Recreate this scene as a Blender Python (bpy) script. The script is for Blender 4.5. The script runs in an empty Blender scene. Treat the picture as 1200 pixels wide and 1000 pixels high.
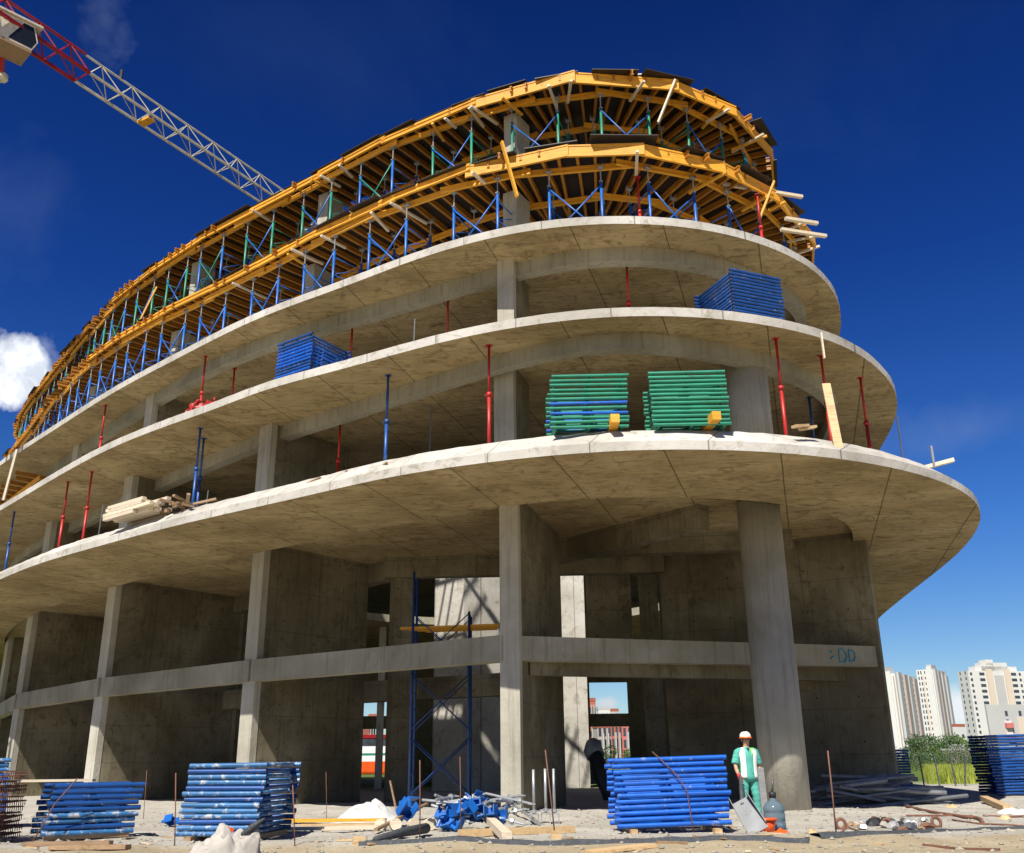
import bpy, math, random
from mathutils import Vector, Matrix
R = math.radians
random.seed(7)
S = bpy.context.scene
COL = S.collection

# ------------------------------------------------------------------ camera
F, PITCH, ROLL, EYE = 1130.0, R(19.2), R(0.6), 1.2
fwd = Vector((0, math.cos(PITCH), math.sin(PITCH)))
r0 = Vector((1, 0, 0)); u0 = r0.cross(fwd)
rgt = r0*math.cos(ROLL) - u0*math.sin(ROLL)
upv = u0*math.cos(ROLL) + r0*math.sin(ROLL)
CAM = Vector((0, 0, EYE))
def ray(x, y): return fwd + rgt*((x-600)/F) + upv*((500-y)/F)
def at(x, y, z):
    d = ray(x, y); return CAM + d*((z-EYE)/d.z)
def atY(x, y, Y):
    d = ray(x, y); return CAM + d*(Y/d.y)
cam = bpy.data.cameras.new('camera'); co = bpy.data.objects.new('camera', cam); COL.objects.link(co)
cam.sensor_fit = 'HORIZONTAL'; cam.sensor_width = 36; cam.lens = 36*F/1200
cam.clip_start = 0.1; cam.clip_end = 6000
m = Matrix((rgt, upv, -fwd)).transposed().to_4x4(); m.translation = CAM
co.matrix_world = m; S.camera = co

# ------------------------------------------------------------------ materials
def newmat(name):
    mt = bpy.data.materials.new(name); mt.use_nodes = True
    nt = mt.node_tree; return mt, nt, nt.nodes['Principled BSDF']
def N(nt, t, **kw):
    n = nt.nodes.new(t)
    for k, v in kw.items():
        if k in n.inputs: n.inputs[k].default_value = v
        else: setattr(n, k, v)
    return n
def ramp(nt, fac, stops):
    r = nt.nodes.new('ShaderNodeValToRGB'); e = r.color_ramp.elements
    while len(e) < len(stops): e.new(0.5)
    for i, (p, c) in enumerate(stops):
        e[i].position = p; e[i].color = (*c, 1) if len(c) == 3 else c
    nt.links.new(fac, r.inputs['Fac']); return r.outputs['Color']
def coords(nt, scale=(1, 1, 1), rot=(0, 0, 0), kind='Object', world=False):
    if world: src = nt.nodes.new('ShaderNodeNewGeometry').outputs['Position']
    else: src = nt.nodes.new('ShaderNodeTexCoord').outputs[kind]
    mp = nt.nodes.new('ShaderNodeMapping'); mp.inputs['Scale'].default_value = scale; mp.inputs['Rotation'].default_value = rot
    nt.links.new(src, mp.inputs['Vector']); return mp.outputs['Vector']
def noise(nt, vec, scale, detail=5, rough=0.6, dist=0.0):
    n = N(nt, 'ShaderNodeTexNoise', Scale=scale, Detail=detail, Roughness=rough, Distortion=dist)
    nt.links.new(vec, n.inputs['Vector']); return n.outputs['Fac']
def mix(nt, fac, a, b, blend='MIX'):
    x = nt.nodes.new('ShaderNodeMix'); x.data_type = 'RGBA'; x.blend_type = blend
    for i, v in ((0, fac), (6, a), (7, b)):
        if isinstance(v, (int, float)): x.inputs[i].default_value = v
        elif isinstance(v, tuple): x.inputs[i].default_value = (*v, 1)
        else: nt.links.new(v, x.inputs[i])
    return x.outputs[2]
def math_(nt, op, a, b=None, c=None, clamp=False):
    x = nt.nodes.new('ShaderNodeMath'); x.operation = op; x.use_clamp = clamp
    for i, v in enumerate((a, b, c)):
        if v is None: continue
        if isinstance(v, (int, float)): x.inputs[i].default_value = v
        else: nt.links.new(v, x.inputs[i])
    return x.outputs[0]
def bump(nt, bs, h, strength=0.3, dist=0.02):
    b = N(nt, 'ShaderNodeBump', Strength=strength, Distance=dist)
    nt.links.new(h, b.inputs['Height']); nt.links.new(b.outputs['Normal'], bs.inputs['Normal'])
def sep(nt, vec):
    s = nt.nodes.new('ShaderNodeSeparateXYZ'); nt.links.new(vec, s.inputs[0]); return s.outputs
def lines(nt, val, period, width):
    f = math_(nt, 'FRACT', math_(nt, 'DIVIDE', val, period))
    return math_(nt, 'LESS_THAN', f, width/period)

def concrete(name, c0, c1, c2, stain=(0.13, 0.105, 0.065), stain_at=0.62, streak=True, joints='wall', edge=False):
    mt, nt, bs = newmat(name)
    v = coords(nt, world=True)
    big = noise(nt, v, 0.35, 6, 0.62, 0.4)
    col = ramp(nt, big, [(0.3, c0), (0.5, c1), (0.72, c2)])
    med = noise(nt, coords(nt, (1.6, 1.6, 1.6), world=True), 1.3, 8, 0.7, 1.2)
    col = mix(nt, ramp(nt, med, [(stain_at, (0, 0, 0)), (stain_at+0.16, (0.75,)*3)]), col, stain)
    if streak:
        st = noise(nt, coords(nt, (3.2, 3.2, 0.13), world=True), 2.0, 5, 0.75)
        col = mix(nt, ramp(nt, st, [(0.5, (0, 0, 0)), (0.75, (0.6,)*3)]), col, tuple(x*0.55 for x in c0))
    x, y, z = sep(nt, v)
    if joints == 'wall':
        j = lines(nt, z, 1.32, 0.02)
        nx_, ny_, nz_ = sep(nt, nt.nodes.new('ShaderNodeNewGeometry').outputs['True Normal'])
        t = math_(nt, 'SUBTRACT', math_(nt, 'MULTIPLY', y, nx_), math_(nt, 'MULTIPLY', x, ny_))
        j = math_(nt, 'MAXIMUM', j, lines(nt, math_(nt, 'ADD', t, 3.0), 2.5, 0.02))
        # tie holes
        a = math_(nt, 'SUBTRACT', math_(nt, 'FRACT', math_(nt, 'DIVIDE', t, 1.25)), 0.5)
        b = math_(nt, 'SUBTRACT', math_(nt, 'FRACT', math_(nt, 'DIVIDE', math_(nt, 'ADD', z, 0.3), 1.32)), 0.5)
        d = math_(nt, 'ADD', math_(nt, 'MULTIPLY', a, a), math_(nt, 'MULTIPLY', b, b))
        hole = math_(nt, 'LESS_THAN', d, 0.0006)
        j = math_(nt, 'MAXIMUM', math_(nt, 'MULTIPLY', j, 0.42), math_(nt, 'MULTIPLY', hole, 0.8))
        col = mix(nt, j, col, tuple(q*0.3 for q in c0))
    elif joints == 'soffit':
        t = math_(nt, 'ADD', math_(nt, 'MULTIPLY', x, 0.28), math_(nt, 'MULTIPLY', y, 0.96))
        w = math_(nt, 'SUBTRACT', math_(nt, 'MULTIPLY', x, 0.96), math_(nt, 'MULTIPLY', y, 0.28))
        wob = math_(nt, 'MULTIPLY', noise(nt, v, 2.5, 3), 0.03)
        j = math_(nt, 'MAXIMUM', lines(nt, math_(nt, 'ADD', w, wob), 2.5, 0.035), math_(nt, 'MULTIPLY', lines(nt, math_(nt, 'ADD', t, wob), 1.25, 0.025), 0.6))
        # each plywood sheet left its own tone
        wn = nt.nodes.new('ShaderNodeTexWhiteNoise'); wn.noise_dimensions = '2D'
        cb = nt.nodes.new('ShaderNodeCombineXYZ')
        nt.links.new(math_(nt, 'FLOOR', math_(nt, 'DIVIDE', w, 2.5)), cb.inputs[0]); nt.links.new(math_(nt, 'FLOOR', math_(nt, 'DIVIDE', t, 1.25)), cb.inputs[1])
        nt.links.new(cb.outputs[0], wn.inputs['Vector'])
        col = mix(nt, math_(nt, 'MULTIPLY', wn.outputs['Value'], 0.3), col, tuple(q*0.62 for q in c1))
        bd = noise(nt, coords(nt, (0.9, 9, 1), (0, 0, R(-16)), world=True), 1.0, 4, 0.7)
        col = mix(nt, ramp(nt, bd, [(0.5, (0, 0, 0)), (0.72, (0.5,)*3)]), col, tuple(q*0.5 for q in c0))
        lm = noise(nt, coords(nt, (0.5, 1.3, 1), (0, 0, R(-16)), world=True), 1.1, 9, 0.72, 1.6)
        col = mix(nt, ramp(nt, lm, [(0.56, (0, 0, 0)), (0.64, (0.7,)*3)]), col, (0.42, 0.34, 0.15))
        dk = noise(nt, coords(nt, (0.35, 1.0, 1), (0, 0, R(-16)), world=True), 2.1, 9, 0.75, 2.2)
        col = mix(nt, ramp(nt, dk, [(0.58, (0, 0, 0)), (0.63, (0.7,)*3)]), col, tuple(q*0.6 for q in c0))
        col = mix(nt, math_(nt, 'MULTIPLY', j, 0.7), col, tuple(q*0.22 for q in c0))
    elif joints == 'edge':
        t = math_(nt, 'ADD', math_(nt, 'MULTIPLY', x, 0.9), math_(nt, 'MULTIPLY', y, -0.55))
        j = lines(nt, t, 2.45, 0.03)
        col = mix(nt, math_(nt, 'MULTIPLY', j, 0.75), col, tuple(q*0.35 for q in c0))
        fl = noise(nt, v, 9, 4, 0.8)
        col = mix(nt, ramp(nt, fl, [(0.64, (0, 0, 0)), (0.7, (0.6,)*3)]), col, (0.2, 0.17, 0.12))
    nt.links.new(col, bs.inputs['Base Color']); bs.inputs['Roughness'].default_value = 0.92
    bs.inputs['Specular IOR Level'].default_value = 0.2
    bump(nt, bs, noise(nt, v, 9, 10, 0.75), 0.6, 0.03)
    return mt
M = {}
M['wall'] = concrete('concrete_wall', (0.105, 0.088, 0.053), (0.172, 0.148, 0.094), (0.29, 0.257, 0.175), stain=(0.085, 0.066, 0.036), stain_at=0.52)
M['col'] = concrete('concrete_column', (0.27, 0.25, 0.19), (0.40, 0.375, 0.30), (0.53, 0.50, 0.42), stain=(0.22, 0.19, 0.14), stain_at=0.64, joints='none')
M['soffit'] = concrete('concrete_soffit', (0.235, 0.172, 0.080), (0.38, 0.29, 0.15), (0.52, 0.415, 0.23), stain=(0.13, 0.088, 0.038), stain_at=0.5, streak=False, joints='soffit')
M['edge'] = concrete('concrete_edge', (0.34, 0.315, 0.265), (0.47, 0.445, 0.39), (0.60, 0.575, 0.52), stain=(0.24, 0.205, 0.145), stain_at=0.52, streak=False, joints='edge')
M['beam'] = concrete('concrete_beam', (0.19, 0.175, 0.125), (0.29, 0.27, 0.20), (0.40, 0.375, 0.295), stain=(0.11, 0.10, 0.07), stain_at=0.6, joints='none')

def paint(name, c, rough=0.45, wear=None, wear_at=0.62, scale=6, metal=0.0, vary=0.25):
    mt, nt, bs = newmat(name)
    v = coords(nt)
    oi = nt.nodes.new('ShaderNodeObjectInfo')
    sh = nt.nodes.new('ShaderNodeVectorMath'); sh.operation = 'ADD'
    nt.links.new(v, sh.inputs[0]); 
    mu = nt.nodes.new('ShaderNodeVectorMath'); mu.operation = 'SCALE'; mu.inputs[0].default_value = (17, 31, 7)
    nt.links.new(oi.outputs['Random'], mu.inputs['Scale']); nt.links.new(mu.outputs[0], sh.inputs[1])
    v = sh.outputs[0]
    n1 = noise(nt, v, scale*0.4, 4)
    col = ramp(nt, n1, [(0.3, tuple(q*(1-vary) for q in c)), (0.7, tuple(min(1, q*(1+vary)) for q in c))])
    col = mix(nt, math_(nt, 'MULTIPLY', oi.outputs['Random'], vary), col, tuple(q*0.55 for q in c))
    if wear:
        n2 = noise(nt, v, scale, 8, 0.75, 0.5)
        col = mix(nt, ramp(nt, n2, [(wear_at, (0, 0, 0)), (wear_at+0.06, (0.9,)*3)]), col, wear)
    nt.links.new(col, bs.inputs['Base Color']); bs.inputs['Roughness'].default_value = rough; bs.inputs['Metallic'].default_value = metal
    bump(nt, bs, noise(nt, v, 40, 4), 0.15, 0.004)
    return mt
M['blue'] = paint('blue_paint', (0.008, 0.062, 0.235), 0.4, (0.22, 0.24, 0.27), 0.6)
M['blueshore'] = paint('shoring_blue_paint', (0.010, 0.115, 0.42), 0.4, (0.25, 0.27, 0.3), 0.68)
M['bluebright'] = paint('bright_blue_paint', (0.004, 0.105, 0.50), 0.38, (0.36, 0.36, 0.36), 0.6, vary=0.25, scale=9)
M['blueworn'] = paint('worn_blue_paint', (0.03, 0.14, 0.32), 0.38, (0.45, 0.44, 0.43), 0.54)
M['green'] = paint('green_paint', (0.015, 0.22, 0.13), 0.42, (0.35, 0.42, 0.36), 0.64)
M['red'] = paint('red_paint', (0.42, 0.018, 0.014), 0.45, (0.2, 0.07, 0.05), 0.66)
M['crane_red'] = paint('crane_red_paint', (0.30, 0.010, 0.014), 0.4, None)
M['crane_white'] = paint('crane_cream_paint', (0.62, 0.57, 0.44), 0.45, (0.3, 0.27, 0.2), 0.7)
M['steel'] = paint('galvanised_steel', (0.42, 0.43, 0.42), 0.4, (0.25, 0.2, 0.15), 0.66, metal=0.5)
M['darksteel'] = paint('dark_steel', (0.10, 0.105, 0.11), 0.5, (0.16, 0.09, 0.05), 0.62, metal=0.3)
M['rust'] = paint('rusty_steel', (0.17, 0.075, 0.045), 0.8, (0.28, 0.14, 0.08), 0.6, scale=20)
M['white'] = paint('white_paint', (0.78, 0.78, 0.76), 0.5, vary=0.05)
M['black'] = paint('black_rubber', (0.02, 0.02, 0.022), 0.6, (0.08, 0.075, 0.07), 0.6)
M['orange'] = paint('orange_plastic', (0.75, 0.10, 0.012), 0.4, vary=0.1)
M['cloth_white'] = paint('white_cloth', (0.40, 0.37, 0.32), 0.85, (0.27, 0.23, 0.18), 0.58)
M['pole'] = paint('deep_blue_paint', (0.008, 0.05, 0.19), 0.5, (0.15, 0.14, 0.13), 0.62)
M['net'] = paint('dark_net', (0.05, 0.055, 0.06), 0.9, (0.2, 0.19, 0.17), 0.58, scale=30)
M['glass'] = paint('dark_glass', (0.015, 0.018, 0.022), 0.12, vary=0.1)
def wood(name, c, dark, scale=1.0):
    mt, nt, bs = newmat(name)
    oi = nt.nodes.new('ShaderNodeObjectInfo')
    g = noise(nt, coords(nt, (0.8*scale, 14*scale, 14*scale)), 2.0, 6, 0.7, 0.6)
    col = ramp(nt, g, [(0.3, dark), (0.5, c), (0.75, tuple(min(1, q*1.25) for q in c))])
    col = mix(nt, math_(nt, 'MULTIPLY', oi.outputs['Random'], 0.5), col, tuple(q*0.6 for q in c))
    d = noise(nt, coords(nt, (1.2, 1.2, 1.2), world=True), 1.7, 6, 0.7)
    col = mix(nt, ramp(nt, d, [(0.56, (0, 0, 0)), (0.7, (0.65,)*3)]), col, dark)
    nt.links.new(col, bs.inputs['Base Color']); bs.inputs['Roughness'].default_value = 0.6
    bump(nt, bs, g, 0.25, 0.005); return mt
M['yellow'] = wood('yellow_formwork_timber', (0.78, 0.38, 0.028), (0.40, 0.155, 0.015))
M['joist'] = wood('shaded_formwork_timber', (0.44, 0.185, 0.016), (0.20, 0.075, 0.009))  # yellow timber darkened: shade under the decks put into the colour
M['timber'] = wood('pale_timber', (0.58, 0.40, 0.20), (0.34, 0.20, 0.09))
M['oldwood'] = wood('weathered_timber', (0.34, 0.22, 0.12), (0.16, 0.10, 0.05))
M['ply'] = paint('dark_plywood', (0.022, 0.015, 0.010), 0.55, (0.09, 0.075, 0.055), 0.64, scale=3)
M['palewood'] = wood('dusty_plank', (0.68, 0.58, 0.42), (0.45, 0.35, 0.22))

# ------------------------------------------------------------------ mesh builder
class MB:
    def __init__(s): s.v = []; s.f = []; s.m = []
    def add(s, vs, fs, mi=0):
        o = len(s.v); s.v += [tuple(p) for p in vs]
        for f in fs: s.f.append(tuple(i+o for i in f)); s.m.append(mi)
        return s
    def box(s, c, d, rz=0, mi=0):
        x, y, z = (q/2 for q in d); ca, sa = math.cos(rz), math.sin(rz); vs = []
        for k in (-z, z):
            for a, b in ((-x, -y), (x, -y), (x, y), (-x, y)): vs.append((c[0]+a*ca-b*sa, c[1]+a*sa+b*ca, c[2]+k))
        return s.add(vs, [(3, 2, 1, 0), (4, 5, 6, 7), (0, 1, 5, 4), (1, 2, 6, 5), (2, 3, 7, 6), (3, 0, 4, 7)], mi)
    def bar(s, a, b, w, h, up=(0, 0, 1), mi=0):
        a = Vector(a); b = Vector(b); d = (b-a).normalized(); u = Vector(up)
        sd = d.cross(u)
        if sd.length < 1e-4: sd = d.cross(Vector((0, 1, 0)))
        sd.normalize(); u = sd.cross(d); sd *= w/2; u *= h/2
        vs = [a-sd-u, a+sd-u, a+sd+u, a-sd+u, b-sd-u, b+sd-u, b+sd+u, b-sd+u]
        return s.add(vs, [(3, 2, 1, 0), (4, 5, 6, 7), (0, 1, 5, 4), (1, 2, 6, 5), (2, 3, 7, 6), (3, 0, 4, 7)], mi)
    def tube(s, pts, r, n=8, cap=True, mi=0):
        pts = [Vector(p) for p in pts]; k = len(pts)
        rs = r if isinstance(r, (list, tuple)) else [r]*k
        ref = None; vs = []
        for i, p in enumerate(pts):
            d = (pts[min(i+1, k-1)]-pts[max(i-1, 0)]).normalized()
            if ref is None:
                ref = Vector((0, 0, 1)) if abs(d.z) < 0.9 else Vector((1, 0, 0))
            a = (ref-d*ref.dot(d)).normalized(); b = d.cross(a); ref = a
            for j in range(n):
                t = 2*math.pi*j/n; vs.append(p+(a*math.cos(t)+b*math.sin(t))*rs[i])
        fs = [(i*n+j, i*n+(j+1) % n, (i+1)*n+(j+1) % n, (i+1)*n+j) for i in range(k-1) for j in range(n)]
        if cap: fs += [tuple(reversed(range(n))), tuple(range((k-1)*n, k*n))]
        return s.add(vs, fs, mi)
    def prism(s, poly, z0, z1, mi=0):
        n = len(poly); vs = [(p[0], p[1], z0) for p in poly]+[(p[0], p[1], z1) for p in poly]
        return s.add(vs, [tuple(reversed(range(n))), tuple(range(n, 2*n))]+[(i, (i+1) % n, (i+1) % n+n, i+n) for i in range(n)], mi)
    def lathe(s, prof, c=(0, 0, 0), n=20, sx=1, sy=1, mi=0):
        vs = []; k = len(prof)
        for r, z in prof:
            for j in range(n):
                t = 2*math.pi*j/n; vs.append((c[0]+r*sx*math.cos(t), c[1]+r*sy*math.sin(t), c[2]+z))
        fs = [(i*n+j, i*n+(j+1) % n, (i+1)*n+(j+1) % n, (i+1)*n+j) for i in range(k-1) for j in range(n)]
        fs += [tuple(reversed(range(n))), tuple(range((k-1)*n, k*n))]
        return s.add(vs, fs, mi)
    def mesh(s, name, mats, smooth=False):
        me = bpy.data.meshes.new(name); me.from_pydata(s.v, [], s.f)
        if not isinstance(mats, (list, tuple)): mats = [mats]
        for x in mats: me.materials.append(x)
        me.polygons.foreach_set('material_index', s.m)
        if smooth: me.polygons.foreach_set('use_smooth', [True]*len(s.f))
        me.validate(); me.update(); return me
    def build(s, name, mats, parent=None, smooth=False):
        return link(name, s.mesh(name, mats, smooth), parent)
def link(name, data, parent=None, loc=None):
    o = bpy.data.objects.new(name, data); COL.objects.link(o)
    if parent: o.parent = parent
    if loc is not None: o.location = loc
    return o
def tag(o, label=None, cat=None, group=None, kind=None):
    if label: o['label'] = label
    if cat: o['category'] = cat
    if group: o['group'] = group
    if kind or cat: o['kind'] = kind or 'thing'
    return o
def empty(name, loc=(0, 0, 0), rz=0):
    o = link(name, None); o.location = loc; o.rotation_euler = (0, 0, rz); o.empty_display_size = 0.2; return o
def copy_tree(o, parent=None):
    c = o.copy(); COL.objects.link(c); c.parent = parent
    for ch in list(o.children): copy_tree(ch, c)
    return c
def drop_tree(o):
    for ch in list(o.children): drop_tree(ch)
    bpy.data.objects.remove(o)

# ------------------------------------------------------------------ plan curves
C0 = Vector((-1.0, 43.5))
NA = 480
def closed_curve(pts):
    """Catmull-Rom through plan points, resampled as radius at NA angles about C0."""
    n = len(pts); P = []
    for i in range(n):
        p0, p1, p2, p3 = (Vector(pts[(i+k) % n]) for k in (-1, 0, 1, 2))
        for k in range(16):
            t = k/16
            P.append(0.5*((2*p1)+(p2-p0)*t+(2*p0-5*p1+4*p2-p3)*t*t+(3*p1-p0-3*p2+p3)*t**3))
    pol = []
    for p in P:
        d = p-C0; pol.append((math.atan2(d.y, d.x) % (2*math.pi), d.length))
    pol.sort(); out = []
    ex = [(pol[-1][0]-2*math.pi, pol[-1][1])]+pol+[(pol[0][0]+2*math.pi, pol[0][1])]
    k = 0
    for j in range(NA):
        a = 2*math.pi*j/NA
        while ex[k+1][0] < a: k += 1
        (a0, q0), (a1, q1) = ex[k], ex[k+1]
        out.append(q0+(q1-q0)*((a-a0)/max(a1-a0, 1e-9)))
    for _ in range(40): out = [(out[j-1]+2*out[j]+out[(j+1) % NA])/4 for j in range(NA)]
    return out
def pt(curve, j, z=None, inset=0.0):
    a = 2*math.pi*(j % NA)/NA; r = curve[j % NA]-inset
    p = (C0.x+r*math.cos(a), C0.y+r*math.sin(a)); return p if z is None else (*p, z)
def trace(pix, z): return [tuple(at(x, y, z)[:2]) for x, y in pix]
BACK = [(20.5, 60), (18, 72), (8, 80), (-8, 84), (-24, 82), (-34, 75), (-37, 66)]
T1 = trace([(0, 680), (43, 662), (100, 645), (200, 618), (300, 595), (400, 573), (433, 563), (533, 547), (633, 535), (735, 527), (860, 527), (967, 535), (1033, 545), (1083, 557), (1133, 577), (1150, 600), (1148, 613), (1130, 640), (1100, 667), (1067, 693), (1028, 725)], 7.75)
T2 = trace([(0, 600), (100, 541), (173, 508), (250, 481), (317, 455), (400, 434), (500, 406), (577, 388), (700, 371), (785, 370), (860, 374), (933, 388), (983, 400), (1017, 422), (1040, 443), (1052, 463), (1052, 480), (1043, 503), (1032, 523)], 11.7)
T3 = trace([(67, 503), (133, 461), (200, 425), (300, 375), (417, 332), (500, 300), (587, 276), (667, 264), (767, 262), (833, 270), (900, 288), (950, 313), (977, 340), (985, 370), (983, 395)], 15.3)
T4 = trace([(0, 556), (33, 510), (83, 441), (167, 378), (253, 336), (400, 258), (500, 216), (587, 184), (693, 168), (767, 168), (810, 179), (860, 197), (900, 221), (938, 252), (949, 297)], 19.0)
T5 = trace([(17, 506), (73, 427), (110, 380), (147, 340), (240, 276), (327, 230), (400, 190), (467, 155), (567, 114), (607, 97), (680, 85), (767, 88), (823, 107), (880, 140), (900, 183)], 22.45)
R1 = closed_curve(T1+BACK+[(-35, 57), (-29.5, 48.5), (-24, 41)])
R2 = closed_curve(T2+[(14.5, 41), (16.5, 52), (16, 63), (9, 73), (-8, 78), (-24, 77), (-33, 71), (-36, 63), (-33, 54), (-28, 47)])
R3 = closed_curve(T3+[(13, 40), (15, 51), (14.5, 62), (8, 71), (-8, 76), (-23, 75), (-32, 70), (-35, 62), (-32, 54), (-26.5, 47)])
R4 = closed_curve(T4+[(13, 42), (14.5, 52), (13, 62), (6, 71), (-9, 76), (-23, 76), (-31, 72), (-34.5, 65)])
R5 = closed_curve(T5+[(12, 42), (13, 52), (11.5, 61), (5, 69), (-9, 74), (-22, 75), (-30, 73), (-34, 67)])
GL = closed_curve([(-28, 54), (-22.4, 45), (-15.5, 37.4), (-8.4, 31.3), (-0.3, 25.6), (3, 24.7), (6.6, 25.2), (9.4, 27.2), (10.8, 30.3), (13.6, 40), (15.5, 52), (14.5, 64), (7, 73), (-8, 77), (-22, 75), (-29, 69), (-31, 62)])
G2 = closed_curve(trace([(150, 590), (300, 524), (400, 491), (560, 440), (680, 408), (760, 405), (900, 430), (960, 455), (985, 490)], 11.3)+[(11.5, 38), (13, 50), (12, 62), (6, 70), (-8, 74), (-22, 73), (-30, 67), (-31, 60), (-26, 50)])
G3 = closed_curve(trace([(110, 520), (207, 456), (300, 411), (473, 360), (583, 328), (700, 303), (800, 307), (850, 318), (927, 350), (948, 385)], 14.9)+[(10.5, 38), (12, 50), (11, 61), (5, 69), (-8, 73), (-21, 72), (-29, 66), (-30, 59), (-26, 50)])
HC, HX, HY = Vector((-1.0, 43.0)), 9.0, 8.6      # light well
def hole_r(j):
    a = 2*math.pi*j/NA; dx, dy = math.cos(a), math.sin(a); o = C0-HC
    A = (dx/HX)**2+(dy/HY)**2; B = 2*(o.x*dx/HX**2+o.y*dy/HY**2); Cc = (o.x/HX)**2+(o.y/HY)**2-1
    return (-B+math.sqrt(B*B-4*A*Cc))/(2*A)
HOLE = [hole_r(j) for j in range(NA)]
HX, HY = 10.5, 11.2
HOLED = [hole_r(j) for j in range(NA)]            # unseen deck opening, shaped wider than the well so sun reaches the column

def ring_mesh(name, prof, mats, parent):
    """prof: closed list of (radius function(j), z, material of the face that follows)"""
    mb = MB(); k = len(prof)
    for j in range(NA):
        a = 2*math.pi*j/NA
        for rf, z, _ in prof:
            r = rf(j); mb.v.append((C0.x+r*math.cos(a), C0.y+r*math.sin(a), z))
    for j in range(NA):
        for i in range(k):
            a, b = j*k+i, j*k+(i+1) % k; c, d = ((j+1) % NA)*k+(i+1) % k, ((j+1) % NA)*k+i
            mb.f.append((a, d, c, b)); mb.m.append(prof[i][2])
    return mb.build(name, mats, parent)

# ------------------------------------------------------------------ the building
bld = tag(empty('concrete_building', (0, 0, 0)), 'curved concrete building shell under construction with cantilevered oval floor slabs', 'building')
SM = [M['soffit'], M['edge'], M['beam']]
Z1, Z2, Z3 = 8.42, 11.95, 15.55
rj = random.Random(3)
jit = [rj.uniform(-0.03, 0.03) for _ in range(NA)]
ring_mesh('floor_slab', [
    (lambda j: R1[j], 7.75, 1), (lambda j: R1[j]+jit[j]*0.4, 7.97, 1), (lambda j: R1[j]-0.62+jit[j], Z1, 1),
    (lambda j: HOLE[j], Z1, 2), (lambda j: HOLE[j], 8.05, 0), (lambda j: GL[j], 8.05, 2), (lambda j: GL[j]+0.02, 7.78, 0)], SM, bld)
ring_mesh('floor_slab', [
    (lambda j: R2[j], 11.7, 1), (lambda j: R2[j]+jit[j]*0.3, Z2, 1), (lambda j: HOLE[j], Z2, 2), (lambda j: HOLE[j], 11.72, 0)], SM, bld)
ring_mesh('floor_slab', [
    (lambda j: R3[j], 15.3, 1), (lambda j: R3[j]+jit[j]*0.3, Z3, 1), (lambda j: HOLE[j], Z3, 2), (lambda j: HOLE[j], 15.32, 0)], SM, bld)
ring_mesh('ring_beam', [(lambda j: G2[j], 11.28, 2), (lambda j: G2[j], 11.706, 2), (lambda j: G2[j]-0.4, 11.707, 2), (lambda j: G2[j]-0.4, 11.28, 2)], SM, bld)
ring_mesh('ring_beam', [(lambda j: G3[j], 14.86, 2), (lambda j: G3[j], 15.306, 2), (lambda j: G3[j]-0.4, 15.307, 2), (lambda j: G3[j]-0.4, 14.86, 2)], SM, bld)

def wallseg(name, p, q, th, z0, z1, mat='wall'):
    p, q = Vector(p), Vector(q)
    return MB().bar((p.x, p.y, (z0+z1)/2), (q.x, q.y, (z0+z1)/2), th, z1-z0).build(name, M[mat], bld)
def fin(front, direction, length, th, z0, z1, split=True, mat='wall'):
    """shear wall: its outer end is coloured paler for the daylight on it"""
    f = Vector(front); d = Vector(direction).normalized()
    wallseg('fin_wall', f+d*0.24, f+d*length, th-0.03, z0, z1, mat)
    wallseg('pier', f, f+d*0.25, th, z0, z1-0.003, 'col')  # daylight on the front face put into the paler colour
fins = [((-0.12, 25.4), (0.27, 0.96), 5.0, 0.52), ((-8.35, 31.2), (0.61, 0.79), 4.7, 0.6), ((-15.6, 37.4), (0.62, 0.78), 6.2, 0.6), ((-22.4, 45.0), (0.66, 0.75), 6.5, 0.6), ((-28.2, 54.5), (0.75, 0.66), 6.5, 0.6)]
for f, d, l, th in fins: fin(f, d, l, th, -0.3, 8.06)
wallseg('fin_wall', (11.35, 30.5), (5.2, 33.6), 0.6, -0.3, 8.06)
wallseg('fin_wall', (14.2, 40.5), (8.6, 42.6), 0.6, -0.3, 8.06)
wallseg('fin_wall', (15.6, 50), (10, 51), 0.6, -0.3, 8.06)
# round column with a collar and splash-stained foot
rc = at(922, 951, 0); rc = Vector((6.85, 26.2))
MB().lathe([(0.60, -0.2), (0.60, 3.55), (0.585, 3.56), (0.585, 8.0)], (rc.x, rc.y, 0), 32).build('round_column', M['col'], bld, True)
def px(x, Y, y=800): return atY(x, y, Y).x
# tie beams halfway up the double-height ground floor
tb = [(-28.0, 54.3), (-22.2, 44.9), (-15.4, 37.35), (-8.15, 31.2), (-0.1, 25.55)]
zt = [(3.85, 4.55), (3.8, 4.5), (3.72, 4.42), (3.6, 4.32), (3.5, 4.22)]
for i in range(4):
    p, q = Vector(tb[i]), Vector(tb[i+1]); d = (q-p).normalized(); nrm = Vector((-d.y, d.x))*0.14
    p2, q2 = p+d*0.1-nrm*0, q-d*0.1
    MB().bar((p2.x, p2.y, 4.0), (q2.x, q2.y, 4.0), 0.42, 0.66).build('tie_beam', M['beam'], bld)
MB().bar((0.1, 25.75, 4.0), (11.0, 30.45, 4.15), 0.45, 0.62).build('tie_beam', M['beam'], bld)
MB().bar((0.35, 26.3, 3.62), (10.2, 30.9, 3.72), 0.3, 0.5).build('tie_beam', M['wall'], bld)
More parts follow.
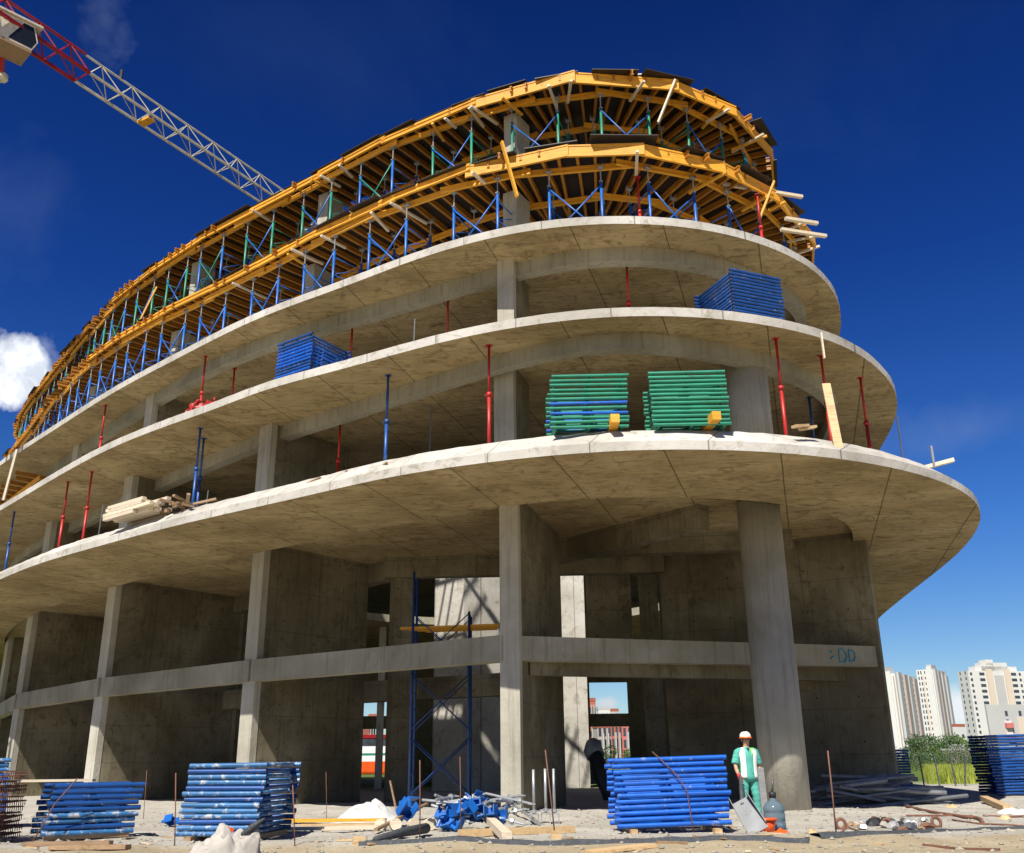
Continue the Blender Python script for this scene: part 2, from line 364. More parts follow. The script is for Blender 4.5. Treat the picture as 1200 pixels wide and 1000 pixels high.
# cast joints of the second row: interior columns and beams in the dark hall
for x, y, w in ((px(468, 34), 34.0, 0.66), (4.9, 35.3, 0.5), (-12.0, 42, 0.6)):
    if w: MB().box((x, y, 3.9), (w, w, 8.32), 0.4).build('column', M['wall'], bld)
MB().bar((-13, 42.2, 3.75), (1.4, 33.4, 3.75), 0.5, 0.75).build('tie_beam', M['wall'], bld)
MB().bar((1.3, 31, 7.75), (8.8, 30, 7.75), 0.5, 0.6).build('floor_beam', M['wall'], bld)
MB().bar((1.35, 31.5, 7.7), (5.4, 26.6, 7.7), 0.45, 0.7).build('floor_beam', M['wall'], bld)
MB().bar((-4.5, 33.7, 7.7), (5.2, 33.2, 7.7), 0.45, 0.72).build('floor_beam', M['wall'], bld)
MB().bar((-12, 41.8, 7.7), (-4.4, 34.2, 7.7), 0.45, 0.72).build('floor_beam', M['wall'], bld)
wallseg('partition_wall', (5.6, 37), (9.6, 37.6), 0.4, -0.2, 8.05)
wallseg('partition_wall', (px(690, 37), 37), (px(744, 37), 37), 0.3, 4.9, 8.052)  # added dark screen, hides a sunlit slab edge so the gap stays dark
# sun reaches this core and column through the light well
def px(x, Y, y=800): return atY(x, y, Y).x
cA = Vector((px(508, 47.2), 47.2)); cB = Vector((px(543, 45.9), 45.9)); cC = Vector((px(612, 47.6), 47.6))
core = MB()
core.prism([tuple(cA), tuple(cB), tuple(cC), (cC.x, 54), (cA.x, 54)], -0.2, 13)
core.build('core_wall', M['edge'], bld)
xa, xb = px(656, 49.5), px(688, 49.5)
MB().box(((xa+xb)/2, 50, 5.5), (xb-xa, 0.9, 11.4)).build('column', M['edge'], bld)
xa = px(447, 52); MB().box((xa, 52, 4), (0.34, 0.34, 8.2)).build('column', M['edge'], bld)
# rear wall with the openings you see daylight through
yr = 66.0
xs = [(-36, px(427, yr)), (px(459, yr), px(690, yr)), (px(735, yr), 16)]
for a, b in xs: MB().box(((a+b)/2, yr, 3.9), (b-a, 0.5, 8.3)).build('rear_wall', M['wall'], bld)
for a, b in ((px(427, yr), px(459, yr)), (px(690, yr), px(735, yr))):
    MB().box(((a+b)/2, yr, 3.75), (b-a-0.01, 0.45, 0.8)).build('rear_beam', M['wall'], bld)
    MB().box(((a+b)/2, yr, 7.1), (b-a-0.01, 0.45, 1.9)).build('rear_beam', M['wall'], bld)
# upper-storey columns
def ucol(x, y, d, l, th, z0, z1):
    fin((x, y), d, l, th, z0, z1, mat='wall')
ucol(-0.22, 24.85, (0.27, 0.96), 1.8, 0.56, Z1-0.01, 11.72)
ucol(-8.05, 29.75, (0.61, 0.79), 3.4, 0.6, Z1-0.01, 11.72)
ucol(-14.7, 35.5, (0.62, 0.78), 3.5, 0.6, Z1-0.01, 11.72)
ucol(-21.0, 42.6, (0.66, 0.75), 3.5, 0.6, Z1-0.01, 11.72)
MB().lathe([(0.56, Z1-0.01), (0.56, 11.7)], (6.5, 24.75, 0), 28).build('round_column', M['col'], bld, True)
ucol(-0.15, 25.45, (0.27, 0.96), 1.8, 0.5, Z2-0.01, 15.31)
ucol(-14.5, 36.1, (0.62, 0.78), 2.0, 0.5, Z2-0.01, 15.31)
ucol(-20.2, 42.4, (0.62, 0.78), 2.0, 0.5, Z2-0.01, 15.31)
for (x, y), (zz0, zz1) in (((0, 26.9), (Z3, 18.6)), ((-7.4, 31.6), (Z3, 18.6)), ((-14.2, 37.2), (Z3, 18.6)), ((-20.3, 43.4), (Z3, 18.6)),
                           ((0.05, 27.6), (19.0, 22.1)), ((-7.2, 32.3), (19.0, 22.1)), ((-13.8, 37.6), (19.0, 22.1)), ((-20.2, 44.4), (19.0, 22.1))):
    fin((x, y), (0.5, 0.85), 0.9, 0.5, zz0-0.01, zz1, mat='col')
# graffiti on the beam
bp, bq = Vector((0.1, 25.75, 4.0)), Vector((11.0, 30.45, 4.15)); bd = (bq-bp).normalized(); bn = Vector((bd.y, -bd.x, 0)).normalized()
def on_beam(u, w): return bp+bd*u+bn*0.24+Vector((0, 0, w))
M['cyan'] = paint('cyan_spray_paint', (0.01, 0.23, 0.33), 0.7, vary=0.1)
def glyph(u0_, pts): MB().tube([on_beam(u0_+a, b) for a, b in pts], 0.022, 6).build('graffiti_letter', M['cyan'], bld)
dd = [(0, -0.2), (0, 0.2), (0.14, 0.19), (0.26, 0.1), (0.28, -0.05), (0.2, -0.18), (0, -0.2)]
ug = 10.42
glyph(ug-0.34, [(0, -0.1), (0.12, -0.02)]); glyph(ug-0.36, [(0.02, 0.1), (0.1, 0.12)])
glyph(ug, dd); glyph(ug+0.38, [(a*0.8, b*0.85) for a, b in dd])
# ------------------------------------------------------------------ ground
def axis(a, b, fine0, fine1, step, grow=1.35):
    out = []; x = fine0
    while x <= fine1: out.append(x); x += step
    s = step; x = out[-1]
    while x < b: s *= grow; x += s; out.append(x)
    s = step; x = fine0
    while x > a: s *= grow; x -= s; out.insert(0, x)
    return out
from mathutils import noise as mn
def gz(x, y):
    k = max(0.0, min(1.0, (y-11)/3))*max(0.0, min(1.0, (42-y)/8))
    z = 0.05*mn.noise(Vector((x*0.5, y*0.5, 0)))+0.035*mn.noise(Vector((x*1.7, y*1.7, 3)))
    z -= 0.05*(math.exp(-((y-15.05-0.035*x)/0.16)**2)+math.exp(-((y-14.55-0.02*x)/0.14)**2))*(0.6+0.5*mn.noise(Vector((x*0.8, 5, 0))))
    ridge = 0.07*math.exp(-((y-16.3-0.02*x)/0.9)**2)
    return (z+ridge)*k
xsA = axis(-2500, 2500, -14, 17, 0.22, 1.3); ysA = axis(-800, 4000, 12, 32, 0.2, 1.3)
g = MB()
for y in ysA:
    for x in xsA: g.v.append((x, y, gz(x, y)))
nx = len(xsA)
for j in range(len(ysA)-1):
    for i in range(nx-1):
        g.f.append((j*nx+i, j*nx+i+1, (j+1)*nx+i+1, (j+1)*nx+i)); g.m.append(0)
def ground_mat():
    mt, nt, bs = newmat('dusty_ground'); v = coords(nt, world=True)
    x, y, z = sep(nt, v)
    n1 = noise(nt, v, 0.6, 8, 0.7, 0.5); n2 = noise(nt, v, 6, 8, 0.75); n3 = noise(nt, v, 30, 4, 0.7)
    pale = ramp(nt, n1, [(0.3, (0.36, 0.33, 0.275)), (0.55, (0.47, 0.44, 0.375)), (0.75, (0.55, 0.52, 0.455))])
    sandy = ramp(nt, n1, [(0.3, (0.33, 0.265, 0.165)), (0.55, (0.44, 0.36, 0.23)), (0.75, (0.51, 0.435, 0.30))])
    edge = math_(nt, 'ADD', math_(nt, 'SUBTRACT', y, math_(nt, 'MULTIPLY', x, 0.05)), math_(nt, 'MULTIPLY', n1, 1.5))
    col = mix(nt, ramp(nt, math_(nt, 'MULTIPLY_ADD', edge, 1.0, -16.2, True), [(0.2, (0, 0, 0)), (0.9, (1, 1, 1))]), sandy, pale)
    col = mix(nt, ramp(nt, n2, [(0.54, (0, 0, 0)), (0.68, (0.7,)*3)]), col, (0.27, 0.225, 0.16))
    col = mix(nt, ramp(nt, n3, [(0.6, (0, 0, 0)), (0.68, (0.55,)*3)]), col, (0.18, 0.155, 0.12))
    far = math_(nt, 'MULTIPLY_ADD', y, 0.08, -3.6, True)
    grass = ramp(nt, n2, [(0.3, (0.05, 0.08, 0.015)), (0.6, (0.12, 0.17, 0.03)), (0.8, (0.2, 0.19, 0.07))])
    col = mix(nt, far, col, grass)
    nt.links.new(col, bs.inputs['Base Color']); bs.inputs['Roughness'].default_value = 0.95; bs.inputs['Specular IOR Level'].default_value = 0.15
    h = math_(nt, 'ADD', n2, math_(nt, 'MULTIPLY', n3, 0.5)); bump(nt, bs, h, 0.9, 0.05); return mt
M['ground'] = ground_mat()
tag(g.build('ground', M['ground'], None, True), kind='structure')
# ------------------------------------------------------------------ timber formwork decks on the two top storeys
class Path:
    def __init__(s, curve, j0, j1):
        s.p = [Vector(pt(curve, j)) for j in range(j0, j1+1)]; s.l = [0.0]
        for a, b in zip(s.p, s.p[1:]): s.l.append(s.l[-1]+(b-a).length)
        s.len = s.l[-1]
    def pos(s, d):
        d = max(0, min(s.len-1e-6, d)); lo, hi = 0, len(s.l)-1
        while hi-lo > 1:
            k = (lo+hi)//2
            if s.l[k] <= d: lo = k
            else: hi = k
        t = (d-s.l[lo])/(s.l[hi]-s.l[lo]); return s.p[lo].lerp(s.p[hi], t)
    def tan(s, d): return (s.pos(d+0.6)-s.pos(d-0.6)).normalized()
    def nor(s, d): t = s.tan(d); return Vector((-t.y, t.x))       # inward
    def off(s, d, i): return s.pos(d)+s.nor(d)*i
def ibeam_mesh(name, L, h=0.2, w=0.085):
    mb = MB(); f = 0.042
    mb.box((L/2, 0, f/2), (L, w, f)); mb.box((L/2, 0, h-f/2), (L, w, f)); mb.box((L/2, 0, h/2), (L-0.004, 0.03, h-2*f+0.002)); return mb
def zone(p):
    if p.x < -14.5: return 'far left flank'
    if p.x < -1.5: return 'left flank'
    if p.x < 7: return 'rounded front'
    return 'right hand curve'
def steel(name, pa, parent, mat, fn):
    pass
def tower_proto(hgt, mp, mbr):
    root = empty('shoring_tower'); hp = hgt-0.55
    for x in (-0.8, 0.8):
        for y in (0, 1.25):
            MB().tube([(x, y, 0.02), (x, y, hp)], 0.046, 8).build('post', mp, root, True)
            jk = MB().tube([(x, y, hp), (x, y, hgt-0.02)], 0.022, 6); jk.box((x, y, hp+0.03), (0.11, 0.11, 0.025)); jk.box((x, y, hgt-0.012), (0.17, 0.15, 0.02))
            jk.box((x-0.08, y, hgt+0.05), (0.012, 0.13, 0.12)); jk.box((x+0.08, y, hgt+0.05), (0.012, 0.13, 0.12))
            jk.build('jack_head', M['steel'], root)
    for y in (-0.03, 1.28):
        for a, b in (((-0.8, y, 0.6), (0.8, y, hp-0.1)), ((-0.8, y-0.025, hp-0.1), (0.8, y-0.025, 0.6))):
            MB().tube([a, b], 0.026, 6).build('cross_brace', mbr, root, True)
    for x in (-0.8, 0.8):
        fr = MB()
        for z in (0.4, 0.95, 1.5, hp-0.25): fr.tube([(x, 0, z), (x, 1.25, z)], 0.02, 6)
        fr.tube([(x, 0, 0.4), (x, 1.25, 0.95)], 0.015, 5); fr.tube([(x, 0, 1.5), (x, 1.25, hp-0.25)], 0.015, 5)
        fr.build('ladder_frame', mp, root, True)
    return root
JM = None
def ins(P, d, inset):
    """the outermost row stands right at the rim along the flank and steps back at the rounded front"""
    if inset > 1: return inset
    return 0.08+(inset-0.08)*max(0.0, min(1.0, (P.pos(d).x+3.5)/4.0))
def deck(lv, curve, j0, j1, zbase, zply, words, posts, spacing):
    global JM
    P = Path(curve, j0, j1)
    zj = zply-0.222; zl = zj-0.202
    fd = tag(ring_mesh('formwork_deck', [(lambda j: curve[j]-0.12, zply-0.02, 0), (lambda j: curve[j]-0.12, zply, 0), (lambda j: HOLED[j], zply, 0), (lambda j: HOLED[j], zply-0.02, 0)], [M['ply']], None),
        'dark plywood sheeting covering the %s formwork level' % words, 'formwork deck')
    rr = random.Random(11+lv)
    if JM is None: JM = ibeam_mesh('timber_joist', 5.2).mesh('timber_joist', M['joist'])
    d = 0.4; k = 0
    while d < P.len-0.3:
        p = P.pos(d); n = P.nor(d); far = p.x < -13.5
        out = rr.uniform(0.15, 0.5) if far else (rr.uniform(-0.02, 0.12) if rr.random() < 0.82 else rr.uniform(0.15, 0.4))
        if p.x < -13.5: out *= 0.7
        q = p-n*out
        o = link('timber_joist', JM); o.location = (q.x, q.y, zj+rr.uniform(-0.004, 0.0)); o.rotation_euler = (0, 0, math.atan2(n.y, n.x)+rr.uniform(-0.05, 0.05))
        zn = zone(p)
        tag(o, 'yellow timber joist running inwards under the %s deck on the %s' % (words, zn), 'timber joist', 'joists under the %s deck on the %s' % (words, zn))
        d += spacing*rr.uniform(0.85, 1.15); k += 1
    # ledgers: long beams along the facade that the joists lie on
    for row, inset in enumerate((0.55, 2.35, 4.6)):
        d = 0.2; flip = 0
        while d < P.len-1.5:
            L = rr.uniform(2.6, 3.4); a = P.off(d, ins(P, d, inset)); b = P.off(min(d+L, P.len), ins(P, d+L, inset))
            dr = (b-a).normalized(); ln = (b-a).length+0.5; a = a-dr*0.25+Vector((-dr.y, dr.x))*(0.05 if flip else -0.05)
            o = ibeam_mesh('ledger_beam', ln).build('ledger_beam', M['yellow']); o.location = (a.x, a.y, zl+(0.0 if not flip else -0.001)); o.rotation_euler = (0, rr.uniform(-0.006, 0.006), math.atan2(dr.y, dr.x))
            zn = zone(a); rn = ('outermost', 'second', 'innermost')[row]
            tag(o, 'long yellow beam under the %s joists, %s row on the %s' % (words, rn, zn), 'timber beam', 'ledger beams of the %s deck, %s row, %s' % (words, rn, zn))
            d += L; flip ^= 1
    # edge boards
    d = 0.2
    while d < P.len-1.0:
        p = P.pos(d)
        L = rr.uniform(2.2, 3.6) if p.x > -3 else rr.uniform(2.6, 4.2)
        if p.x > -13.5 or rr.random() < 0.8:
            a = P.off(d, -0.13); b = P.off(min(d+L, P.len), -0.13); dr = (b-a).normalized(); ln = (b-a).length+0.18
            nose = p.x > -3
            mb = MB()
            if nose:
                mb.box((ln/2, 0, 0.21), (ln, 0.045, 0.42)); mb.box((ln/2, -0.035, 0.03), (ln*0.98, 0.03, 0.05)); mb.box((ln/2, -0.03, 0.39), (ln*0.99, 0.02, 0.05))
            else:
                mb = ibeam_mesh('edge_board', ln, 0.2, 0.09)
                mb.box((ln/2, 0.0, 0.235), (ln, 0.035, 0.06))
            o = mb.build('edge_board', M['yellow']); o.location = (a.x, a.y, zply-(0.44 if nose else 0.24)+rr.uniform(-0.03, 0.04)); o.rotation_euler = (0, rr.uniform(-0.015, 0.015), math.atan2(dr.y, dr.x))
            zn = zone(p)
            tag(o, 'yellow timber edge board closing the rim of the %s deck on the %s' % (words, zn), 'edge board', 'edge boards of the %s deck on the %s' % (words, zn))
        d += L
    # loose plywood sheets lying on the rim
    d = 0.6
    while d < P.len-1.5:
        L = rr.uniform(1.2, 2.2); a = P.off(d+L/2, 0.42+rr.uniform(-0.22, 0.12)); t = P.tan(d+L/2)
        o = MB().box((0, 0, 0), (L, 1.1, 0.03)).build('plywood_sheet', M['ply'])
        o.location = (a.x, a.y, zply+0.03+rr.choice((0, 0.02, 0.05, 0.09))); o.rotation_euler = (rr.uniform(-0.03, 0.02), rr.uniform(-0.012, 0.012), math.atan2(t.y, t.x)+rr.uniform(-0.05, 0.05))
        zn = zone(a)
        tag(o, 'dark plywood sheet on the rim of the %s deck, %s' % (words, zn), 'plywood sheet', 'plywood sheets on the rim of the %s deck, %s' % (words, zn))
        d += L*rr.uniform(0.95, 1.5)
    # shoring towers
    protos = [(nm, tower_proto(zl-zbase, a, b)) for nm, a, b in posts]
    d = 1.5; k = 0
    while d < P.len-1.2:
        p = P.off(d, ins(P, d, 0.55)+0.03); t = P.tan(d); zn = zone(p)
        nm, pr = protos[0] if (len(protos) == 1 or zn in ('rounded front', 'left flank') and rr.random() < 0.75 or rr.random() < 0.3) else protos[1]
        o = copy_tree(pr); o.location = (p.x, p.y, zbase); o.rotation_euler = (0, 0, math.atan2(t.y, t.x))
        tag(o, '%s shoring tower with crossed braces under the %s deck, %s' % (nm, words, zn), 'shoring tower', '%s shoring towers under the %s deck, %s' % (nm, words, zn))
        d += rr.uniform(3.1, 3.5) if p.x > -13 else rr.uniform(2.6, 2.9); k += 1
    for nm, pr in protos: drop_tree(pr)
    return P
P4 = deck(4, R4, 190, 452, Z3+0.005, 18.95, 'lower', [('blue', M['blueshore'], M['blueshore'])], 0.56)
P5 = deck(5, R5, 190, 452, 18.955, 22.4, 'upper', [('green', M['green'], M['blueshore']), ('blue', M['blueshore'], M['green'])], 0.56)
# corner of the next formwork at the far left, below the third slab
rr = random.Random(5)
for k in range(9):
    p = at(-14+k*6.0, 598-k*5.0, 14.7); n = Vector((0.62, 0.78, 0))
    o = link('timber_joist', JM); o.location = p-n*rr.uniform(0.3, 0.9); o.location.z = 14.62+rr.uniform(0, 0.02); o.rotation_euler = (0, 0, math.atan2(0.78, 0.62)+rr.uniform(-0.12, 0.12)); o.scale.x = 0.55
    tag(o, 'short yellow joist sticking out below the third slab at the left edge', 'timber joist', 'joists of the small formwork at the left edge')
for k, (a, b) in enumerate((((-25, 617, 14.4), (46, 562, 14.4)), ((-25, 634, 14.0), (30, 592, 14.0)))):
    a = at(*a); b = at(*b); o = ibeam_mesh('ledger_beam', (b-a).length).build('ledger_beam', M['yellow']); o.location = a; o.rotation_euler = (0, 0, math.atan2((b-a).y, (b-a).x))
    tag(o, ('upper' if k == 0 else 'lower')+' yellow beam of the small formwork hanging below the third slab at the left edge', 'timber beam')
pa = at(32, 530, 15.2)
o = MB().bar((0, 0, 0), (-0.1, -0.25, -2.5), 0.16, 0.05).build('plank', M['palewood']); o.location = pa-Vector((0.3, 0.4, 0))
tag(o, 'pale upright plank fixed below the third slab beside the left edge formwork', 'plank')
# planks poking out past the right-hand curve of the decks
for k, (x, y, z, L, wd) in enumerate(((940, 231, 18.9, 3.0, 'topmost'), (958, 262, 17.6, 1.2, 'short middle'), (968, 277, 17.4, 1.7, 'lowest'))):
    e = at(x, y, z); v = Vector((-0.93, -0.30, -0.02)).normalized()
    o = MB().bar((0, 0, 0), tuple(v*L), 0.12, 0.1).build('plank', M['palewood']); o.location = e
    tag(o, wd+' of the pale planks poking out beyond the right rim of the lower deck', 'plank')
# clutter at the rounded front: packing blocks, loose planks and pale boards
rr = random.Random(77)
for P, zp, wd in ((P4, 18.95, 'lower'), (P5, 22.4, 'upper')):
    for k in range(26):
        d = rr.uniform(P.len*0.3, P.len-1.5); q = P.off(d, -0.2); n = P.nor(d); t = P.tan(d)
        if q.x < -12: continue
        a = Vector((q.x, q.y, zp-0.47+rr.uniform(-0.03, 0.03))); v = Vector((n.x+t.x*rr.uniform(-0.3, 0.3), n.y+t.y*rr.uniform(-0.3, 0.3), rr.uniform(-0.12, 0.05)))
        o = MB().bar((0, 0, 0), tuple(v*rr.uniform(0.7, 1.4)), 0.09, 0.07).build('packing_timber', M['palewood' if k % 3 else 'yellow']); o.location = a-v*rr.uniform(0.05, 0.22)
        zn = zone(q); tag(o, 'short packing timber poking out under the rim of the %s deck, %s' % (wd, zn), 'packing timber', 'packing timbers under the %s deck, %s' % (wd, zn))
    for k in range(9):
        d = rr.uniform(P.len*0.1, P.len-2.5); q = P.off(d, rr.uniform(0.1, 0.7)); t = P.tan(d); L = rr.uniform(1.2, 2.6); v = Vector((t.x, t.y, rr.uniform(-0.03, 0.05)))
        o = MB().bar((0, 0, 0), tuple(v*L), 0.16, 0.035).build('loose_plank', M[('palewood', 'white', 'timber')[k % 3]]); o.location = (q.x, q.y, zp+0.10+rr.uniform(0, 0.06))
        zn = zone(q); tag(o, 'loose pale plank left on the rim of the %s deck, %s' % (wd, zn), 'plank', 'loose planks on the %s deck, %s' % (wd, zn))
for k, (x0, y0, x1, y1, z0, z1) in enumerate(((588, 172, 606, 236, 19.0, 17.4), (790, 100, 770, 150, 22.3, 21.2), (905, 218, 888, 262, 18.9, 17.6), (165, 382, 186, 340, 19.0, 20.3))):
    a = at(x0, y0, z0); b = atY(x1, y1, a.y+0.15); o = MB().bar((0, 0, 0), tuple(b-a), 0.14, 0.06).build('plank', M['yellow' if k != 1 else 'palewood']); o.location = a-Vector((0, 0.25, 0))
    tag(o, ('yellow plank hanging slantwise from the lower deck left of the front posts', 'pale plank slanting under the upper deck at the front right', 'yellow plank slanting under the right curve of the lower deck', 'thin yellow plank standing up from the lower deck on the far left flank')[k], 'plank')
# ------------------------------------------------------------------ steel props, frame stacks and loose things on the slabs
ORD = ['topmost', 'second from top', 'third from top', 'fourth from top', 'fifth from top', 'sixth from top', 'seventh from top', 'eighth from top', 'ninth from top', 'tenth from top', 'eleventh from top', 'twelfth from top', 'thirteenth from top', 'fourteenth from top', 'fifteenth from top', 'sixteenth from top', 'seventeenth from top', 'eighteenth from top', 'nineteenth from top', 'lowest']
def prop_proto(h, mat):
    root = empty('steel_prop'); k = h*0.58
    MB().box((0, 0, 0.006), (0.16, 0.16, 0.012)).build('base_plate', mat, root)
    MB().tube([(0, 0, 0.012), (0, 0, k)], 0.052, 10).build('outer_tube', mat, root, True)
    c = MB().tube([(0, 0, k-0.08), (0, 0, k+0.03)], 0.072, 10); c.tube([(-0.14, 0, k-0.05), (0.14, 0, k-0.05)], 0.012, 6); c.build('collar', mat, root, True)
    MB().tube([(0, 0, k+0.02), (0, 0, h-0.012)], 0.036, 10).build('inner_tube', mat, root, True)
    MB().box((0, 0, h-0.006), (0.16, 0.16, 0.012)).build('head_plate', mat, root)
    return root
def place_prop(pr, x, y, ztop, zb, label, lean=0.0):
    p = at(x, y, ztop); o = copy_tree(pr); o.location = (p.x, p.y, zb); o.rotation_euler = (lean*0.5, lean, random.uniform(0, 3))
    return tag(o, label, 'steel prop', 'props between the slabs')
h1, h2 = 11.7-Z1, 15.3-Z2
pr, pb = prop_proto(h1, M['red']), prop_proto(h1, M['blue'])
for x, y, lb, ln in ((80, 565, 'red steel prop leaning on the lowest slab, leftmost of the red ones there', 0.0), (108, 553, 'red steel prop left of the timber pile on the lowest slab', 0.0),
    (399, 492, 'red steel prop midway along the lowest slab, behind the wood scraps', 0), (573, 405, 'bright red steel prop left of the green frame stacks', 0),
    (909, 397, 'red steel prop just right of the upper round column', 0.0), (962, 417, 'red steel prop behind the tall plank on the lowest slab', 0), (1008, 443, 'red steel prop nearest the right end of the lowest slab', 0)):
    place_prop(pr, x, y, 11.7, Z1, lb, ln)
for x, y, lb in ((17, 600, 'blue steel prop at the left edge of the lowest slab'), (235, 502, 'blue steel prop, left of a close pair on the lowest slab'), (239, 514, 'blue steel prop, right of a close pair on the lowest slab'),
    (455, 440, 'blue steel prop standing alone midway along the lowest slab'), (948, 466, 'dim blue steel prop deep under the right end of the second slab')):
    place_prop(pb, x, y, 11.7, Z1, lb)
pr2 = prop_proto(h2, M['red'])
for x, y, lb in ((124, 475, 'red steel prop near the left end of the second slab'), (241, 418, 'red steel prop above the heap of red couplers'), (275, 432, 'shorter looking red steel prop set back behind the red couplers'),
    (413, 380, 'red steel prop right beside the blue frames on the second slab'), (525, 345, 'red steel prop midway along the second slab'), (734, 305, 'red steel prop alone under the front of the third slab')):
    place_prop(pr2, x, y, 15.3, Z2, lb)
pr3 = prop_proto(18.4-Z3, M['red'])
for x, y, lb in ((747, 205, 'red steel prop beside a blue post under the front of the lower deck'), (887, 225, 'red steel prop under the right curve of the lower deck')):
    place_prop(pr3, x, y, 18.5, Z3, lb)
for q in (pr, pb, pr2, pr3): drop_tree(q)
# ---- scaffold frames lying flat in stacks
def frame_proto(L, Wd, mat):
    root = empty('scaffold_section'); mats = [mat, M['black']]
    for y in (0, Wd):
        mb = MB(); mb.tube([(0, y, 0), (L, y, 0)], 0.041, 10, False)
        mb.tube([(0.002, y, 0), (0.004, y, 0)], 0.0405, 10, True, 1); mb.tube([(L-0.004, y, 0), (L-0.002, y, 0)], 0.0405, 10, True, 1)  # black end discs paint the shade inside the open tubes
        mb.build('leg', mats, root, True)
    for x in (0.14, L*0.5, L-0.14): MB().tube([(x, 0.03, 0), (x, Wd-0.03, 0)], 0.034, 8).build('crossbar', mat, root, True)
    MB().tube([(0.14, Wd*0.5, 0), (L-0.14, Wd*0.5, 0)], 0.02, 8).build('stiffener', mat, root, True)
    pn = MB()
    return root
def stack(x, y, z, yaw, L, Wd, n, pitch, mats, where, group, seed, jit=0.03, tilt=0.0, lean=0.0, colors=None):
    rs = random.Random(seed); protos = [frame_proto(L, Wd, mt) for mt in mats]
    drift = 0
    for i in range(n):
        k = colors[i] if colors else rs.randrange(len(mats))
        o = copy_tree(protos[k])
        drift += rs.uniform(-jit, jit)
        ox = drift*0.5+rs.uniform(-jit, jit)+lean*i; oy = rs.uniform(-jit, jit)*0.6
        o.location = (x+ox*math.cos(yaw)-oy*math.sin(yaw), y+ox*math.sin(yaw)+oy*math.cos(yaw), z+0.034+i*pitch)
        o.rotation_euler = (rs.uniform(-0.006, 0.006), tilt+rs.uniform(-0.006, 0.006), yaw+rs.uniform(-0.012, 0.012))
        od = 'lowest' if i == 0 else ORD[n-1-i]
        nm = {'green': 'green'}.get(mats[k].name.split('_')[0], 'blue')
        tag(o, '%s scaffold frame, %s in the stack %s' % (nm, od, where), 'scaffold frame', group)
    for p in protos: drop_tree(p)
# the tied bright stack beside the worker
c = at(722, 978, 0); zz = gz(c.x, c.y)
stack(c.x, c.y, zz+0.1, R(1.0), 2.0, 1.15, 12, 0.098, [M['bluebright']], 'beside the worker', 'frames stacked beside the worker', 1, 0.035, R(-1.6))
for k, dx in enumerate((0.3, 1.75)):
    o = MB().box((0, 0.6, 0.045), (0.12, 1.4, 0.09)).build('timber_block', M['timber']); o.location = (c.x+dx, c.y-0.1, zz+0.0)
    tag(o, ('left' if k == 0 else 'right')+' timber bearer under the bright blue frames beside the worker', 'timber block')
o = MB().tube([(c.x+0.72, c.y+0.1, zz+1.36), (c.x+0.82, c.y-0.04, zz+1.25), (c.x+1.12, c.y-0.07, zz+0.95), (c.x+1.27, c.y-0.065, zz+0.7), (c.x+1.31, c.y-0.06, zz+0.3), (c.x+1.34, c.y-0.07, zz+0.05)], 0.011, 6).build('binding_wire', M['rust'], None, True)
tag(o, 'dark cord tied down across the bright blue frames beside the worker', 'cord')
c1 = at(206, 989, 0); zz = gz(c1.x, c1.y)
stack(c1.x, c1.y, zz+0.08, R(-7), 1.34, 1.7, 13, 0.087, [M['blueworn'], M['blueworn'], M['blue']], 'behind the white sack', 'frames stacked behind the white sack', 2, 0.03, 0, 0.006)
for k, dx in enumerate((0.25, 1.2)):
    o = MB().box((0, 0.8, 0.04), (0.12, 1.8, 0.08)).build('timber_block', M['oldwood']); o.location = (c1.x+dx, c1.y-0.1, zz)
    o.rotation_euler = (0, 0, R(-7)); tag(o, ('left' if k == 0 else 'right')+' timber bearer under the worn blue frames behind the white sack', 'timber block')
c2 = at(48, 988, 0); zz = gz(c2.x, c2.y)
stack(c2.x, c2.y, zz+0.08, R(34), 1.5, 1.0, 9, 0.094, [M['blueworn'], M['blue']], 'with a board on top', 'frames stacked under a board', 3, 0.03, 0, 0.008)
o = MB().box((0, 0, 0.02), (1.5, 0.22, 0.04)).build('board', M['palewood']); o.location = (c2.x-0.25, c2.y+0.55, zz+0.08+9*0.094+0.01); o.rotation_euler = (0, 0, R(8))
tag(o, 'pale wooden board lying on the blue frame stack near the left edge', 'board')
o = MB().tube([(c2.x+0.5, c2.y-0.05, zz+1.0), (c2.x+0.2, c2.y-0.12, zz+0.6), (c2.x+0.02, c2.y-0.35, zz+0.02)], 0.01, 6).build('binding_wire', M['rust'], None, True)
tag(o, 'rusty wire slanting down in front of the blue frames under a board', 'wire')
c3 = at(-30, 955, 0)
stack(-11.75, 20.8, 0.72, R(30), 1.3, 0.9, 7, 0.1, [M['blue'], M['blueworn']], 'behind the rusty mesh pile', 'frames stacked at the left edge', 4, 0.04, 0, 0.005)
stack(-11.75, 20.8, 0.03, R(30), 1.3, 0.9, 7, 0.1, [M['blue']], 'low behind the rusty mesh pile', 'frames at the left edge, lower bundle', 14, 0.04)
c4 = at(1168, 934, 0)
stack(c4.x, c4.y, 0.06, R(2), 2.2, 1.1, 20, 0.092, [M['blue']], 'in the shade at the right edge', 'frames stacked at the right edge', 5, 0.03, R(-1.0))
stack(atY(1046, 905, 40).x, 40, 0.05, R(5), 0.75, 1.2, 15, 0.1, [M['blue']], 'behind the end wall', 'frames stacked behind the right end wall', 6, 0.02)
